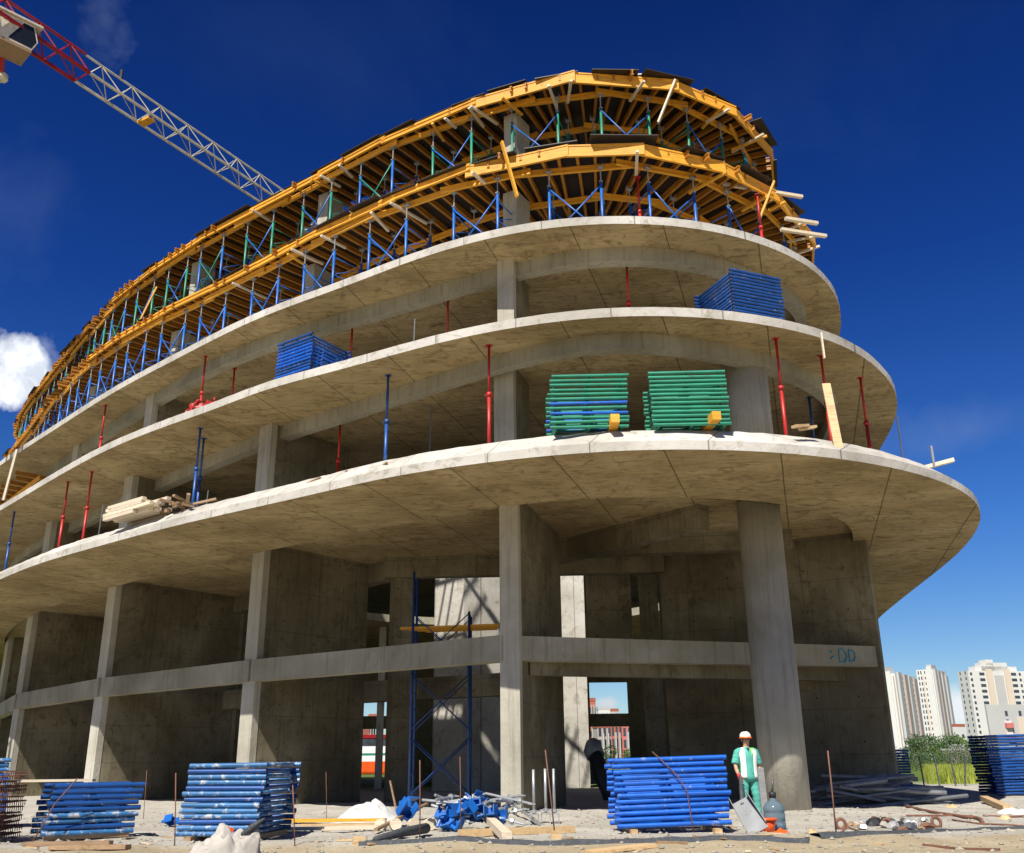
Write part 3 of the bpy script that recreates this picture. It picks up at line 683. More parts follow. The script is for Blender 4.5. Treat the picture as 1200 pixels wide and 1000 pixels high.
# stacks up on the slabs
ga = at(646, 503, Z1)
stack(ga.x, ga.y, Z1, R(2.5), 1.82, 1.2, 12, 0.115, [M['green'], M['bluebright']], 'left of the two green ones', 'frames in the left green stack', 7, 0.03, R(-1.5), 0, [0, 0, 0, 1, 0, 1, 0, 0, 0, 0, 0, 0])
gb = at(766, 500, Z1)
stack(gb.x, gb.y, Z1, R(-1.5), 1.78, 1.3, 13, 0.106, [M['green']], 'right of the two green ones', 'frames in the right green stack', 8, 0.02, 0, -0.006)
bc = at(861, 371, Z2)
stack(bc.x, bc.y+0.1, Z2, R(22), 1.6, 1.7, 15, 0.098, [M['blue']], 'high on the right slab', 'frames stacked high on the right', 9, 0.015, 0)
bl = at(320, 448, Z2)
stack(bl.x+0.05, bl.y+0.1, Z2, R(-31), 1.4, 1.7, 12, 0.108, [M['bluebright'], M['blue']], 'high on the left slab', 'frames stacked high on the left', 10, 0.03, R(-3))
# ---- loose pieces on the slabs
def log(a, b, w, h, mat, name, label, cat, group=None):
    a, b = Vector(a), Vector(b); o = MB().bar((0, 0, 0), tuple(b-a), w, h).build(name, mat); o.location = a; return tag(o, label, cat, group)
rr = random.Random(21)
tp = at(160, 606, Z1)
for k in range(22):
    lay = k//6; f = Vector((0.78, -0.60, 0)); nrm = Vector((0.6, 0.78, 0))
    L = rr.uniform(1.5, 2.6); a = tp+nrm*((k % 6)*0.16-0.3)+Vector((0, 0, 0.06+lay*0.11))-f*(1.2+rr.uniform(-0.3, 0.3))
    log(a, a+f*L+Vector((0, 0, rr.uniform(-0.01, 0.02))), 0.14, 0.1, M['palewood'] if k % 6 < 4 or k % 4 else M['oldwood'], 'plank', 'plank lying in the untidy timber pile on the lowest slab', 'plank', 'planks in the pile on the lowest slab')
for k in range(9):
    a = tp+Vector((1.5+rr.uniform(-0.3, 0.5), -0.9+rr.uniform(-0.3, 0.3), 0.1+rr.uniform(0, 0.3))); t = rr.uniform(0, 6.28)
    log(a, a+Vector((math.cos(t)*0.7, math.sin(t)*0.7, rr.uniform(-0.05, 0.15))), 0.1, 0.06, M['oldwood'], 'wood_offcut', 'brown offcut heaped at the right end of the timber pile', 'wood offcut', 'brown offcuts beside the timber pile')
for k, (x, y) in enumerate(((330, 576), (345, 574), (352, 571), (378, 570), (385, 567), (392, 565), (415, 563), (425, 560), (442, 551), (338, 580), (470, 551), (500, 548), (300, 585), (290, 588), (470, 556))):
    p = at(x, y, 8.05); t = rr.uniform(-1.0, 0.3)
    p = at(x, y, 8.22); p = p+(CAM-p).normalized()*0.16
    log(p, p+Vector((math.cos(t)*rr.uniform(0.4, 0.9), math.sin(t)*0.6, rr.uniform(0.05, 0.16))), rr.uniform(0.05, 0.12), 0.035, M['oldwood'] if k % 3 else M['timber'], 'wood_scrap', 'splintered wood scrap lying on the sloping rim of the lowest slab', 'wood scrap', 'wood scraps on the rim of the lowest slab')
for k, (x, y, l) in enumerate(((719, 494, 'blunt yellow beam end sticking out below the left green stack'), (831, 491, 'slanted yellow beam end sticking out below the right green stack'))):
    p = at(x, y+8, Z1+0.02)
    log(p+Vector((0, 0.5, 0.1)), p+Vector((0.0 if k == 0 else 0.1, -0.42, 0.1)), 0.2, 0.2, M['yellow'], 'beam_end', l, 'timber beam')
a = at(983, 527, 8.0); b = at(968, 450, 11.2)
a = atY(983, 526, 21.6); b = atY(968, 450, 22.0); log(a, b, 0.2, 0.05, M['timber'], 'plank', 'tall pale plank leaning against the edge of the lowest slab', 'plank')
a = atY(966, 420, 22.6); b = atY(962, 390, 22.6); log(a, b, 0.07, 0.04, M['palewood'], 'lath', 'thin pale lath hanging at the edge of the second slab', 'lath')
a = at(1118, 539, 8.75); d = Vector((-0.9, 0.3, -0.18)); log(a, a+d*1.1, 0.14, 0.1, M['palewood'], 'plank', 'pale plank sticking out past the right rim of the lowest slab', 'plank')
a = at(1095, 548, 8.45); log(a, a+Vector((0, 0, 0.6)), 0.05, 0.05, M['steel'], 'stub_post', 'short steel stub post at the right rim of the lowest slab', 'post')
for k, (x, y) in enumerate(((930, 500), (938, 503))):
    p = at(x, y, Z1+0.05); log(p, p+Vector((0.4, 0.25-k*0.1, 0.1)), 0.14, 0.06, M['timber'], 'wood_offcut', ('left' if k == 0 else 'right')+' of two pale offcuts beside the red prop near the upper round column', 'wood offcut')
# heap of red couplers on the second slab
rp = at(232, 482, Z2)
for k in range(26):
    mb = MB(); mb.lathe([(0.05, -0.04), (0.09, -0.03), (0.09, 0.03), (0.05, 0.04)], (0, 0, 0), 10); mb.box((0.1, 0, 0), (0.12, 0.06, 0.06))
    o = mb.build('tube_coupler', M['red']); a = rr.gauss(0, 0.55); o.location = (rp.x+a*0.8, rp.y-a*0.6+0.15+rr.uniform(-.1, .1), Z2+0.08+abs(rr.gauss(0, 0.12))*(1 if abs(a) < 0.7 else 0.2)); o.rotation_euler = tuple(rr.uniform(0, 3) for _ in range(3))
    tag(o, 'red coupler in the small heap on the left part of the second slab', 'coupler', 'red couplers heaped on the second slab')
for k, (x, y, zt, zb) in enumerate(((504, 475, 11.0, Z1), (1050, 488, 10.2, Z1), (120, 592, 9.8, Z1), (485, 374, 13.9, Z2), (243, 575, 9.6, Z1))):
    p = at(x, y, zt); log((p.x, p.y, zb), (p.x+0.03, p.y, zt), 0.03, 0.03, M['darksteel'], 'starter_bar', ['thin bar standing on the lowest slab left of the bright red prop', 'thin bar at the right end of the lowest slab', 'thin bar left of the timber pile on the lowest slab', 'thin bar standing midway on the second slab', 'thin bar right of the paired blue props'][k], 'steel bar')
# ------------------------------------------------------------------ tower crane
JA, JB = at(96, 90, 35.0), at(309, 231, 35.0)
jd = (JB-JA).normalized(); jn = Vector((-jd.y, jd.x, 0)); UZ = Vector((0, 0, 1))
crane = tag(empty('tower_crane', JA-jd*5.2+jn*0.2), 'red and cream tower crane whose lattice jib reaches behind the building', 'crane')
def cbuild(mb, name, mat):
    o = mb.build(name, mat, None, False); off = crane.location
    o.data.transform(Matrix.Translation(-off)); o.parent = crane; return o
def lattice(a, L, step, hw, hh, rc, rl, extra=True):
    mb = MB()
    def P(t, sx, up): return a+jd*t+jn*(hw*sx)+UZ*(hh if up else 0)
    mb.tube([P(0, 0, 1), P(L, 0, 1)], rc, 8)
    for sx in (-1, 1): mb.bar(P(0, sx, 0), P(L, sx, 0), rc*1.9, rc*1.9)
    t = 0; 
    while t < L-0.3:
        e = min(t+step, L); mdl = (t+e)/2
        for sx in (-1, 1):
            mb.tube([P(t, sx, 0), P(mdl, 0, 1)], rl, 5); mb.tube([P(e, sx, 0), P(mdl, 0, 1)], rl, 5)
        mb.tube([P(t, -1, 0), P(t, 1, 0)], rl, 5); mb.tube([P(t, -1, 0), P(e, 1, 0)], rl*0.8, 5)
        t = e
    mb.tube([P(L, -1, 0), P(L, 1, 0)], rl, 5)
    return mb
cbuild(lattice(JA-jd*5.4, 5.4, 1.8, 0.60, 1.42, 0.078, 0.045), 'jib_root', M['crane_red'])
cbuild(lattice(JA+jd*0.02, 34, 1.95, 0.60, 1.38, 0.062, 0.028), 'jib', M['crane_white'])
tr = MB(); tr.box((0, 0, 0), (0.45, 0.9, 0.12)); o = cbuild(tr, 'trolley', M['yellow'])
o.data.transform(Matrix.Translation(crane.location)); o.location = JA+jd*4.1-UZ*0.15-crane.location; o.rotation_euler = (0, 0, math.atan2(jd.y, jd.x))
pk = MB(); pk.tube([JA+jd*2.2+UZ*1.45, JA+jd*2.2+UZ*1.95], 0.09, 8); cbuild(pk, 'aircraft_lamp', M['black'])
# cab: hangs beside the mast top
cc = at(17, 46, 34.6); yaw = math.atan2(jd.y, jd.x)+R(-14)
cab = empty('cab'); cab.parent = crane; cab.location = cc-crane.location; cab.rotation_euler = (0, 0, yaw); cab.scale = (0.88, 0.88, 0.88)
prof = [(-1.0, -0.75), (0.75, -0.75), (1.0, -0.1), (0.72, 0.85), (-1.0, 0.85)]
def side_prism(pr, y0, y1):
    mb = MB(); n = len(pr); v = [(x, y0, z) for x, z in pr]+[(x, y1, z) for x, z in pr]
    mb.add(v, [tuple(range(n)), tuple(reversed(range(n, 2*n)))]+[(i+n, (i+1) % n+n, (i+1) % n, i) for i in range(n)]); return mb
side_prism(prof, -0.7, 0.7).build('shell', M['crane_white'], cab)
MB().box((-0.05, 0, 0.93), (2.3, 1.7, 0.12)).build('roof', M['crane_white'], cab)
side_prism([(0.80, -0.66), (1.04, -0.1), (0.79, 0.72), (0.70, 0.72), (0.92, -0.1), (0.7, -0.66)], -0.64, 0.64).build('windscreen', M['glass'], cab)
for s in (-1, 1):
    side_prism([(-0.5, -0.6), (0.72, -0.62), (0.93, -0.1), (0.66, 0.74), (0.15, 0.74)], s*0.69, s*0.715).build('side_window', M['glass'], cab)
MB().box((-0.2, 0, -0.85), (1.9, 1.5, 0.2)).build('floor_pan', M['oldwood'], cab)
mc = Vector((crane.location.x, crane.location.y, 0))-jd*0.6+jn*1.5
mb = MB()
for sx in (-0.8, 0.8):
    for sy in (-0.8, 0.8): mb.bar(mc+Vector((sx, sy, 0)), mc+Vector((sx, sy, 34)), 0.16, 0.16)
cs = [Vector((-0.8, -0.8, 0)), Vector((0.8, -0.8, 0)), Vector((0.8, 0.8, 0)), Vector((-0.8, 0.8, 0))]
for k in range(20):
    for i in range(4):
        a, b = cs[i], cs[(i+1) % 4]; z = k*1.7
        if k % 2: a, b = b, a
        mb.bar(mc+a+UZ*z, mc+b+UZ*(z+1.7), 0.07, 0.07)
cbuild(mb, 'mast', M['crane_red'])
mb = MB(); mb.lathe([(1.2, 33.2), (1.2, 34.0), (0.9, 34.2), (0.9, 35)], mc, 20); cbuild(mb, 'slewing_ring', M['crane_red'])
lp = at(3, 62, 34.0); lq = at(0, 88, 33.2)
mb = MB(); mb.tube([lp, at(2, 84, 33.3)], 0.13, 8); cbuild(mb, 'bracket', M['crane_red'])
mb = MB(); mb.lathe([(0.1, 0.18), (0.28, 0.1), (0.3, -0.12), (0.24, -0.2)], at(2, 90, 33.2), 14); cbuild(mb, 'floodlight', M['crane_white'])
mb = lattice(JA-jd*18, 12.5, 1.9, 0.55, 1.2, 0.08, 0.045); cbuild(mb, 'counter_jib', M['crane_red'])
# ------------------------------------------------------------------ things lying about on the ground
def G(x, y, dz=0.0):
    p = at(x, y, 0.0)
    for _ in range(4): p = at(x, y, gz(p.x, p.y))
    return Vector((p.x, p.y, gz(p.x, p.y)+dz))
rr = random.Random(33)
M['greywood'] = wood('grey_timber', (0.30, 0.30, 0.29), (0.17, 0.165, 0.155))
def up_px(x, y, Y): return atY(x, y, Y)
# reinforcing bars standing as stakes
for xb, yb, xt, yt, w, mt, lb in ((492, 986, 492, 891, 0.022, 'rust', 'rusty stake bar standing left of the heap of blue clamps'), (540, 977, 539, 887, 0.02, 'rust', 'rusty stake bar standing in front of the heap of blue clamps'),
    (205, 991, 206, 906, 0.02, 'rust', 'rusty stake bar at the left corner of the worn blue frames'), (346, 989, 343, 920, 0.02, 'rust', 'rusty stake bar at the right corner of the worn blue frames'),
    (651, 986, 639, 879, 0.025, 'rust', 'leaning rusty bar beside the three upright screw jacks'), (593, 943, 597, 899, 0.016, 'darksteel', 'thin dark bar standing against the central pier'),
    (980, 978, 970, 880, 0.028, 'rust', 'leaning rusty bar right of the round column'), (168, 960, 172, 903, 0.016, 'rust', 'thin bar standing right of the frames under a board'), (383, 962, 382, 905, 0.014, 'rust', 'thin bar standing left of the white tarpaulin'), (562, 940, 560, 900, 0.014, 'rust', 'thin bar behind the heap of blue clamps')):
    a = G(xb, yb, -0.05); b = up_px(xt, yt, a.y+0.05)
    o = MB().tube([(0, 0, 0), tuple((b-a)*0.5+Vector((0.004, 0, 0))), tuple(b-a)], w*0.45, 7).build('stake_bar', M[mt], None, True); o.location = a; tag(o, lb, 'steel bar')
o = MB().box((0, 0, 0.06), (0.16, 0.12, 0.12)).build('timber_block', M['timber']); o.location = G(652, 986); tag(o, 'small timber block at the foot of the leaning rusty bar', 'timber block')
# three screw jacks on end
for k, (x, yb, yt) in enumerate(((626, 966, 902), (640, 966, 901), (650, 965, 901))):
    p = G(x, yb); top = up_px(x-2, yt, p.y).z
    root = tag(empty('screw_jack', p), ('left', 'middle', 'right')[k]+' one of three screw jacks standing on their forks beside the central pier', 'screw jack')
    MB().tube([(0, 0, 0.2), (0, 0, top-p.z)], 0.03, 8).build('threaded_rod', M['steel'], root, True)
    f = MB(); f.box((0, 0, 0.2), (0.2, 0.16, 0.02)); f.box((-0.09, 0, 0.1), (0.02, 0.14, 0.2)); f.box((0.09, 0, 0.1), (0.02, 0.14, 0.2)); f.build('fork', M['steel'], root)
    n_ = MB(); n_.tube([(0, 0, 0.23), (0, 0, 0.29)], 0.055, 6); n_.tube([(-0.14, 0, 0.26), (0.14, 0, 0.26)], 0.014, 6); n_.build('nut', M['steel'], root)
# heap of blue clamps and loose jacks
hc = G(556, 976); 
def clamp_mesh():
    mb = MB(); mb.box((0, 0, 0), (0.2, 0.16, 0.03)); mb.box((-0.095, 0, 0.11), (0.02, 0.15, 0.22)); mb.box((0.095, 0, 0.11), (0.02, 0.15, 0.22)); mb.tube([(0, 0, 0), (0, 0, -0.16)], 0.035, 8); mb.box((0, 0.07, 0.06), (0.17, 0.015, 0.12)); return mb.mesh('beam_clamp', M['blueshore'])
CM = clamp_mesh()
for k in range(20):
    t = k/25; x = hc.x-0.68+1.3*rr.random(); y = hc.y+rr.uniform(0.1, 0.95); d = abs(x-hc.x+0.05)/0.75
    o = link('beam_clamp', CM); o.location = (x, y, gz(x, y)+0.1+max(0, 0.42-0.3*d)*rr.random()); o.rotation_euler = (rr.uniform(-1.3, 1.3), rr.uniform(-1.3, 1.3), rr.uniform(0, 6.3))
    tag(o, 'blue beam clamp in the heap left of the central pier', 'clamp', 'blue clamps in the heap')
for k in range(22):
    x = hc.x-0.6+1.3*rr.random(); y = hc.y+rr.uniform(0.2, 0.9); z = gz(x, y)+0.22+rr.uniform(0, 0.36)
    L = rr.uniform(0.6, 0.95); t = rr.gauss(0.1, 0.5); dv = Vector((math.cos(t), math.sin(t), rr.uniform(-0.3, 0.25)))*L
    mb = MB().tube([tuple(-dv*0.5), tuple(dv*0.5)], 0.026, 7); mb.tube([tuple(dv*0.2), tuple(dv*0.26)], 0.06, 8); mb.box(tuple(dv*0.5), (0.13, 0.12, 0.02))
    o = mb.build('loose_jack', M['steel']); o.location = (x, y, z); tag(o, 'grey screw jack lying in the heap of blue clamps', 'screw jack', 'loose jacks in the heap')
for a, b in (((560, 958), (590, 975)), ((598, 955), (632, 968))):
    p, q = G(*a, 0.3), G(*b, 0.04); log(p, q, 0.05, 0.05, M['steel'], 'loose_tube', 'grey tube sliding off the heap of clamps, '+('left one' if a[0] == 560 else 'right one beside the central pier'), 'steel tube')
o = link('beam_clamp', CM); o.location = G(472, 968, 0.2); o.scale = (1.5, 1.5, 1.5); o.rotation_euler = (0.5, 0.4, 0.6); tag(o, 'single blue clamp lying apart beside the white tarpaulin', 'clamp')
o = link('beam_clamp', CM); o.location = G(477, 962, 0.35); o.scale = (1.3, 1.3, 1.3); o.rotation_euler = (1.2, 1.9, 2.0); tag(o, 'blue clamp perched on top of another beside the white tarpaulin', 'clamp')
o = link('beam_clamp', CM); o.location = G(196, 968, 0.12); o.rotation_euler = (1.4, 0.4, 1.0); tag(o, 'lone blue clamp on the ground left of the worn blue frames', 'clamp')
for k, x in enumerate((448, 462, 483, 502)):
    o = MB().lathe([(0.04, 0), (0.11, 0), (0.11, 0.16), (0.04, 0.16)], (0, 0, 0), 12).build('pipe_offcut', M['palewood']); o.location = G(x, 973, 0.1); o.rotation_euler = (1.5, 0, rr.uniform(-0.5, 0.5))
    tag(o, ('first', 'second', 'third', 'fourth')[k]+' from the left of the short pale pipe offcuts in front of the tarpaulin', 'pipe offcut')
# white tarpaulin heap
M['tarp'] = paint('dusty_white_tarp', (0.56, 0.55, 0.52), 0.8, (0.40, 0.37, 0.31), 0.6)
def lump(name, p, sx, sy, sz, mat, seed, amp=0.3, n=26, pw=None):
    mb = MB(); vs = []
    for i in range(n+1):
        for j in range(n+1):
            u, v = i/n*2-1, j/n*2-1; rr_ = math.hypot(u, v)
            h = max(0.0, 1-rr_**1.6) if pw is None else max(0.0, 1-rr_**2.4)**pw
            nz = mn.noise(Vector((u*2.2+seed, v*2.2, seed)))*0.9+mn.noise(Vector((u*6+seed, v*6, 1)))*0.35
            fold = abs(math.sin(u*5+v*3+nz*3))*(0.22 if pw is None else 0.10)
            vs.append((u*sx, v*sy, sz*max(0.0, h*(0.75+amp*nz)+fold*h)-0.03+0.02*nz))
    fs = [(i*(n+1)+j, (i+1)*(n+1)+j, (i+1)*(n+1)+j+1, i*(n+1)+j+1) for i in range(n) for j in range(n)]
    mb.add(vs, fs); o = mb.build(name, mat, None, True); o.location = p; return o
o = lump('tarpaulin', G(432, 963, 0.02), 0.78, 0.6, 0.5, M['tarp'], 3.3); tag(o, 'white tarpaulin heaped on the ground behind the yellow boards', 'tarpaulin')
for k, (a, b, mt) in enumerate((((330, 965), (452, 966), 'yellow'), ((352, 971), (448, 971), 'timber'), ((335, 975), (445, 974), 'palewood'))):
    p, q = G(*a, 0.05), G(*b, 0.07); log(p, q, 0.2, 0.06, M[mt], 'board', ('rearmost', 'middle', 'foremost')[k]+' of the long boards lying in front of the white tarpaulin', 'board')
p, q = G(440, 978, 0.08), G(500, 958, 0.32); log(p, q, 0.07, 0.05, M['oldwood'], 'lath', 'old lath propped up right of the white tarpaulin', 'lath')
a = G(467, 962, 0.0); b = atY(457, 915, a.y+0.2); log(a, b, 0.03, 0.03, M['oldwood'], 'lath', 'thin lath leaning behind the white tarpaulin', 'lath')
# white sack with orange plastic bits
sk = G(264, 1003)
root = tag(empty('rubbish_sack', sk), 'crumpled white sack spilling orange plastic in front of the worn blue frames', 'sack')
def blob_tube(pts, rs, mat, nm, parent, seed):
    mb = MB(); mb.tube(pts, rs, 18)
    for i, v in enumerate(mb.v):
        f = Vector(v); nz = mn.noise(f*6+Vector((seed, 0, 0)))*0.09+mn.noise(f*17)*0.045; c = Vector((f.x, f.y, f.z)); mb.v[i] = (c.x+nz, c.y+nz*0.6, max(-0.02, c.z+nz*0.8))
    return mb.build(nm, mat, parent, True)
bg_ = lump('bag', (0, 0, 0), 0.46, 0.36, 0.4, M['cloth_white'], 6.4, 0.55, 34, 0.55); bg_.parent = root; bg_.location = (-0.06, 0, 0)
bn_ = lump('bag_neck', (0, 0, 0), 0.34, 0.26, 0.46, M['cloth_white'], 4.1, 0.35, 30, 0.8); bn_.parent = root; bn_.location = (0.2, 0.04, 0); bn_.rotation_euler = (0, 0.38, 0.3)
blob_tube([(0.2, 0.04, 0.30), (0.32, 0.05, 0.38), (0.43, 0.05, 0.46), (0.5, 0.05, 0.5)], [0.03, 0.05, 0.035, 0.015], M['net'], 'torn_flap', root, 9)
for k, (x, z, s) in enumerate(((-0.02, 0.33, 0.11), (0.3, 0.06, 0.17))):
    o = MB().box((0, 0, 0), (s*1.5, s*0.7, s)).build('plastic_piece', M['orange']); o.location = sk+Vector((x, 0.05 if k == 0 else -0.03, z+0.02)); o.rotation_euler = (0.2, 0.4 if k == 0 else 0.05, 0.3)
    tag(o, ('upper orange plastic piece poking out behind the white sack', 'lower orange plastic piece beside the white sack')[k], 'plastic piece')
# rusty mesh pile at the left edge
mp = at(-2, 990, 0)
mb = MB()
for k in range(13): mb.bar((k*0.13-0.8, -0.8, 0.01), (k*0.13-0.8, 0.8, 0.01), 0.014, 0.014); mb.bar((-0.8, k*0.13-0.8, 0), (0.8, k*0.13-0.8, 0), 0.014, 0.014)
for k in range(13): mb.bar((k*0.13-0.8, -0.8, 0), (k*0.13-0.8, -0.8, -0.075), 0.012, 0.012); mb.bar((0.77, k*0.13-0.8, 0), (0.77, k*0.13-0.8, -0.075), 0.012, 0.012)
MMs = mb.mesh('rebar_mesh', M['rust'])
for k in range(13):
    o = link('rebar_mesh', MMs); o.location = (mp.x-0.95+rr.uniform(-0.02, 0.02), mp.y+0.5+rr.uniform(-0.03, 0.03), 0.12+k*0.085); o.rotation_euler = (rr.uniform(-0.02, 0.02), rr.uniform(-0.02, 0.02), R(12)+rr.uniform(-0.04, 0.04))
    tag(o, 'rusty reinforcement mesh in the pile at the left edge of the site', 'rebar mesh', 'reinforcement mesh piled at the left edge')
for k, (a, b) in enumerate((((28, 992), (130, 991)), ((60, 998), (150, 996)), ((50, 986), (150, 981)))):
    log(G(*a, 0.04), G(*b, 0.04), 0.14, 0.06, M['oldwood'], 'board', ('middle', 'nearest', 'rear')[k]+' old board lying in front of the frames under a board', 'board')
# strip of dark netting that edges the yard
def ribbon(pts, w, h, mat, nm):
    mb = MB(); P = [G(*p) for p in pts]; Q = []
    for a, b in zip(P, P[1:]):
        n = max(2, int((b-a).length/0.2))
        for i in range(n): Q.append(a.lerp(b, i/n))
    Q.append(P[-1]); vs = []
    for i, q in enumerate(Q):
        d = (Q[min(i+1, len(Q)-1)]-Q[max(i-1, 0)]).normalized(); s = Vector((-d.y, d.x, 0)); z = gz(q.x, q.y)
        ww = w*(0.8+0.5*abs(mn.noise(Vector((i*0.31, 2, 0)))))
        for k, zz in ((-1, -0.02), (-0.7, h), (0.7, h*0.8+0.02*mn.noise(Vector((i*0.5, 0, 0)))), (1, -0.02)): vs.append((q.x+s.x*ww*k*0.5, q.y+s.y*ww*k*0.5, z+zz))
    fs = [(i*4+k, i*4+k+1, i*4+5+k, i*4+4+k) for i in range(len(Q)-1) for k in range(3)]
    mb.add(vs, fs); o = mb.build(nm, mat); return o
o = ribbon([(420, 996), (520, 990), (700, 988), (850, 983), (948, 981)], 0.42, 0.05, M['net'], 'net_strip'); tag(o, 'long dark strip of netting along the yard edge below the bright blue frames', 'netting')
o = ribbon([(955, 980), (1030, 978), (1110, 974), (1215, 968)], 0.4, 0.05, M['net'], 'net_strip'); tag(o, 'shorter dark strip of netting along the yard edge on the right', 'netting')
a, b = G(440, 990, 0.07), G(499, 979, 0.12); o = MB().tube([tuple(Vector()), tuple((b-a)*0.5+Vector((0, 0, 0.02))), tuple(b-a)], [0.05, 0.075, 0.09], 9).build('net_roll', M['net'], None, True); o.location = a; tag(o, 'rolled dark net lying slantwise left of the rusty stake bar', 'netting')
# timbers in front of the pier
log(G(538, 981, 0.06), G(672, 976, 0.06), 0.14, 0.11, M['timber'], 'timber_beam', 'long squared timber lying in front of the central pier', 'timber beam')
log(G(570, 970, 0.2), G(594, 989, 0.08), 0.16, 0.12, M['palewood'], 'timber_beam', 'short squared timber laid across the long one by the central pier', 'timber beam')
log(G(690, 998, 0.03), G(765, 993, 0.03), 0.3, 0.04, M['timber'], 'board', 'flat board on the sand below the bright blue frames', 'board')
log(G(770, 991, 0.02), G(805, 990, 0.02), 0.08, 0.04, M['oldwood'], 'board', 'small dark board on the sand below the bright blue frames', 'board')
log(G(1082, 994, 0.02), G(1120, 995, 0.02), 0.03, 0.03, M['rust'], 'steel_bar', 'rusty bar, left of two lying on the sand', 'steel bar')
log(G(1122, 995.5, 0.02), G(1172, 997.5, 0.02), 0.03, 0.03, M['rust'], 'steel_bar', 'rusty bar, right of two lying on the sand', 'steel bar')
log(G(413, 996, 0.05), G(427, 996, 0.05), 0.16, 0.12, M['timber'], 'timber_block', 'pale timber block on the ground left of the rolled net', 'timber block')
# right-hand clutter
log(G(1154, 942, 0.12), G(1182, 952, 0.06), 0.2, 0.13, M['timber'], 'timber_beam', 'thick squared timber on the ground near the right edge', 'timber beam')
o = lump('cement_heap', G(1188, 953), 0.5, 0.35, 0.16, M['white'], 8.1); tag(o, 'small heap of white cement beside the thick timber on the right', 'cement heap')
def hose(pts, r, mat, nm, lb, cat):
    P = [G(*p, r) for p in pts]; Q = []
    n = len(P)
    for i in range(n-1):
        p0, p1, p2, p3 = P[max(i-1, 0)], P[i], P[i+1], P[min(i+2, n-1)]
        for k in range(8):
            t = k/8; Q.append(0.5*((2*p1)+(p2-p0)*t+(2*p0-5*p1+4*p2-p3)*t*t+(3*p1-p0-3*p2+p3)*t**3))
    Q.append(P[-1]); o0 = Q[0].copy(); o = MB().tube([tuple(q-o0) for q in Q], r, 8).build(nm, mat, None, True); o.location = o0; tag(o, lb, cat)
hose([(1062, 947), (1090, 952), (1128, 959), (1146, 961), (1152, 966)], 0.035, M['rust'], 'hose', 'brown hose curving across the ground on the right', 'hose')
hose([(1062, 957), (1100, 957), (1140, 957)], 0.02, M['rust'], 'hose', 'thin brown hose lying straight in front of the curving one', 'hose')
hose([(1152, 957), (1180, 958), (1210, 958)], 0.02, M['rust'], 'hose', 'thin brown hose running out at the right edge', 'hose')
hose([(1116, 962), (1145, 966), (1180, 967), (1210, 968)], 0.016, M['rust'], 'hose', 'pinkish brown hose near the dark net strip on the right', 'hose')
for k, (x, y, r) in enumerate(((986, 973, 0.08), (1099, 970, 0.085), (1072, 972, 0.06), (1040, 971, 0.075), (1066, 971, 0.055))):
    mb = MB(); n = 16; ring = [(math.cos(t)*r, 0, r+math.sin(t)*r) for t in [2*math.pi*i/n for i in range(n+1)]]
    mb.tube(ring, 0.03, 7, False); o = mb.build('tape_roll', M[['rust', 'rust', 'steel', 'rust', 'white'][k]], None, True); o.location = G(x, y, 0.01); o.rotation_euler = (rr.uniform(-0.4, 0.2), 0, rr.uniform(-0.5, 0.5))
    tag(o, ['brown ring beside the foot of the leaning rusty bar', 'brown ring standing on the ground on the right, away from the others', 'grey ring among the scrap right of the round column', 'rusty ring among the scrap right of the round column', 'white ring among the scrap right of the round column'][k], 'ring')
for k in range(34):
    x = rr.uniform(996, 1088); y = rr.gauss(969, 3); s = rr.uniform(0.05, 0.14); mt = rr.choice(['black', 'rust', 'steel', 'cloth_white', 'darksteel', 'oldwood', 'greywood'])
    mb = MB(); n = rr.choice((5, 6, 7)); mb.lathe([(s*0.3, 0), (s, s*0.2), (s*0.8, s*0.8), (s*0.3, s)], (0, 0, 0), n, 1, rr.uniform(0.5, 1.3))
    o = mb.build('scrap_piece', M[mt]); o.location = G(x, y, 0.0); o.rotation_euler = (rr.uniform(-0.6, 0.6), rr.uniform(-0.6, 0.6), rr.uniform(0, 6))
    tag(o, 'small piece of mixed scrap on the ground right of the round column', 'scrap', 'scrap right of the round column')
o = MB().tube([(0, 0, 0), (0.18, 0.1, 0.09), (0.34, 0.05, 0.03)], 0.016, 6).build('wire_piece', M['rust'], None, True); o.location = G(984, 985); tag(o, 'bent rusty wire on the sand below the ring beside the leaning bar', 'wire')
for k, (x, y, w) in enumerate(((1062, 944, 0.22), (1115, 946, 0.35), (1178, 960, 0.3), (953, 983, 0.2))):
    o = lump('stone_slab', G(x, y), w*0.6, w*0.5, 0.12, M['edge' if k == 0 else 'timber'], 5.0+k, 0.2, 10); tag(o, ['pale concrete lump at the shadow edge right of the pipes', 'sandy lump at the shadow edge on the right', 'sandy lump beside the pink hose', 'sandy lump between the two net strips'][k], 'lump')
# dark pile of tubes in the shade
M['tubegrey'] = paint('dull_grey_tube', (0.24, 0.25, 0.25), 0.5, (0.14, 0.10, 0.07), 0.6, metal=0.2)
pc = G(1026, 945)
for k in range(34):
    t = rr.gauss(0.0, 0.35); L = rr.uniform(1.4, 3.2); h = rr.random()
    c_ = Vector((pc.x+rr.uniform(-1.6, 1.5)*(1-h*0.6), pc.y+0.6+rr.uniform(-0.5, 0.5), 0.06+0.7*h*rr.uniform(0.4, 1)))
    dv = Vector((math.cos(t), math.sin(t)*0.6, rr.gauss(0, 0.16)))*L*0.5; dv.z = max(-c_.z*0.9+0.0, min(c_.z*1.5, dv.z))
    o = MB().tube([tuple(-dv), tuple(dv)], rr.choice((0.035, 0.05, 0.06)), 8).build('scaffold_tube', M['tubegrey'], None, True); o.location = c_
    tag(o, 'grey scaffold tube in the untidy heap beside the right end wall', 'scaffold tube', 'tubes heaped in the shade')
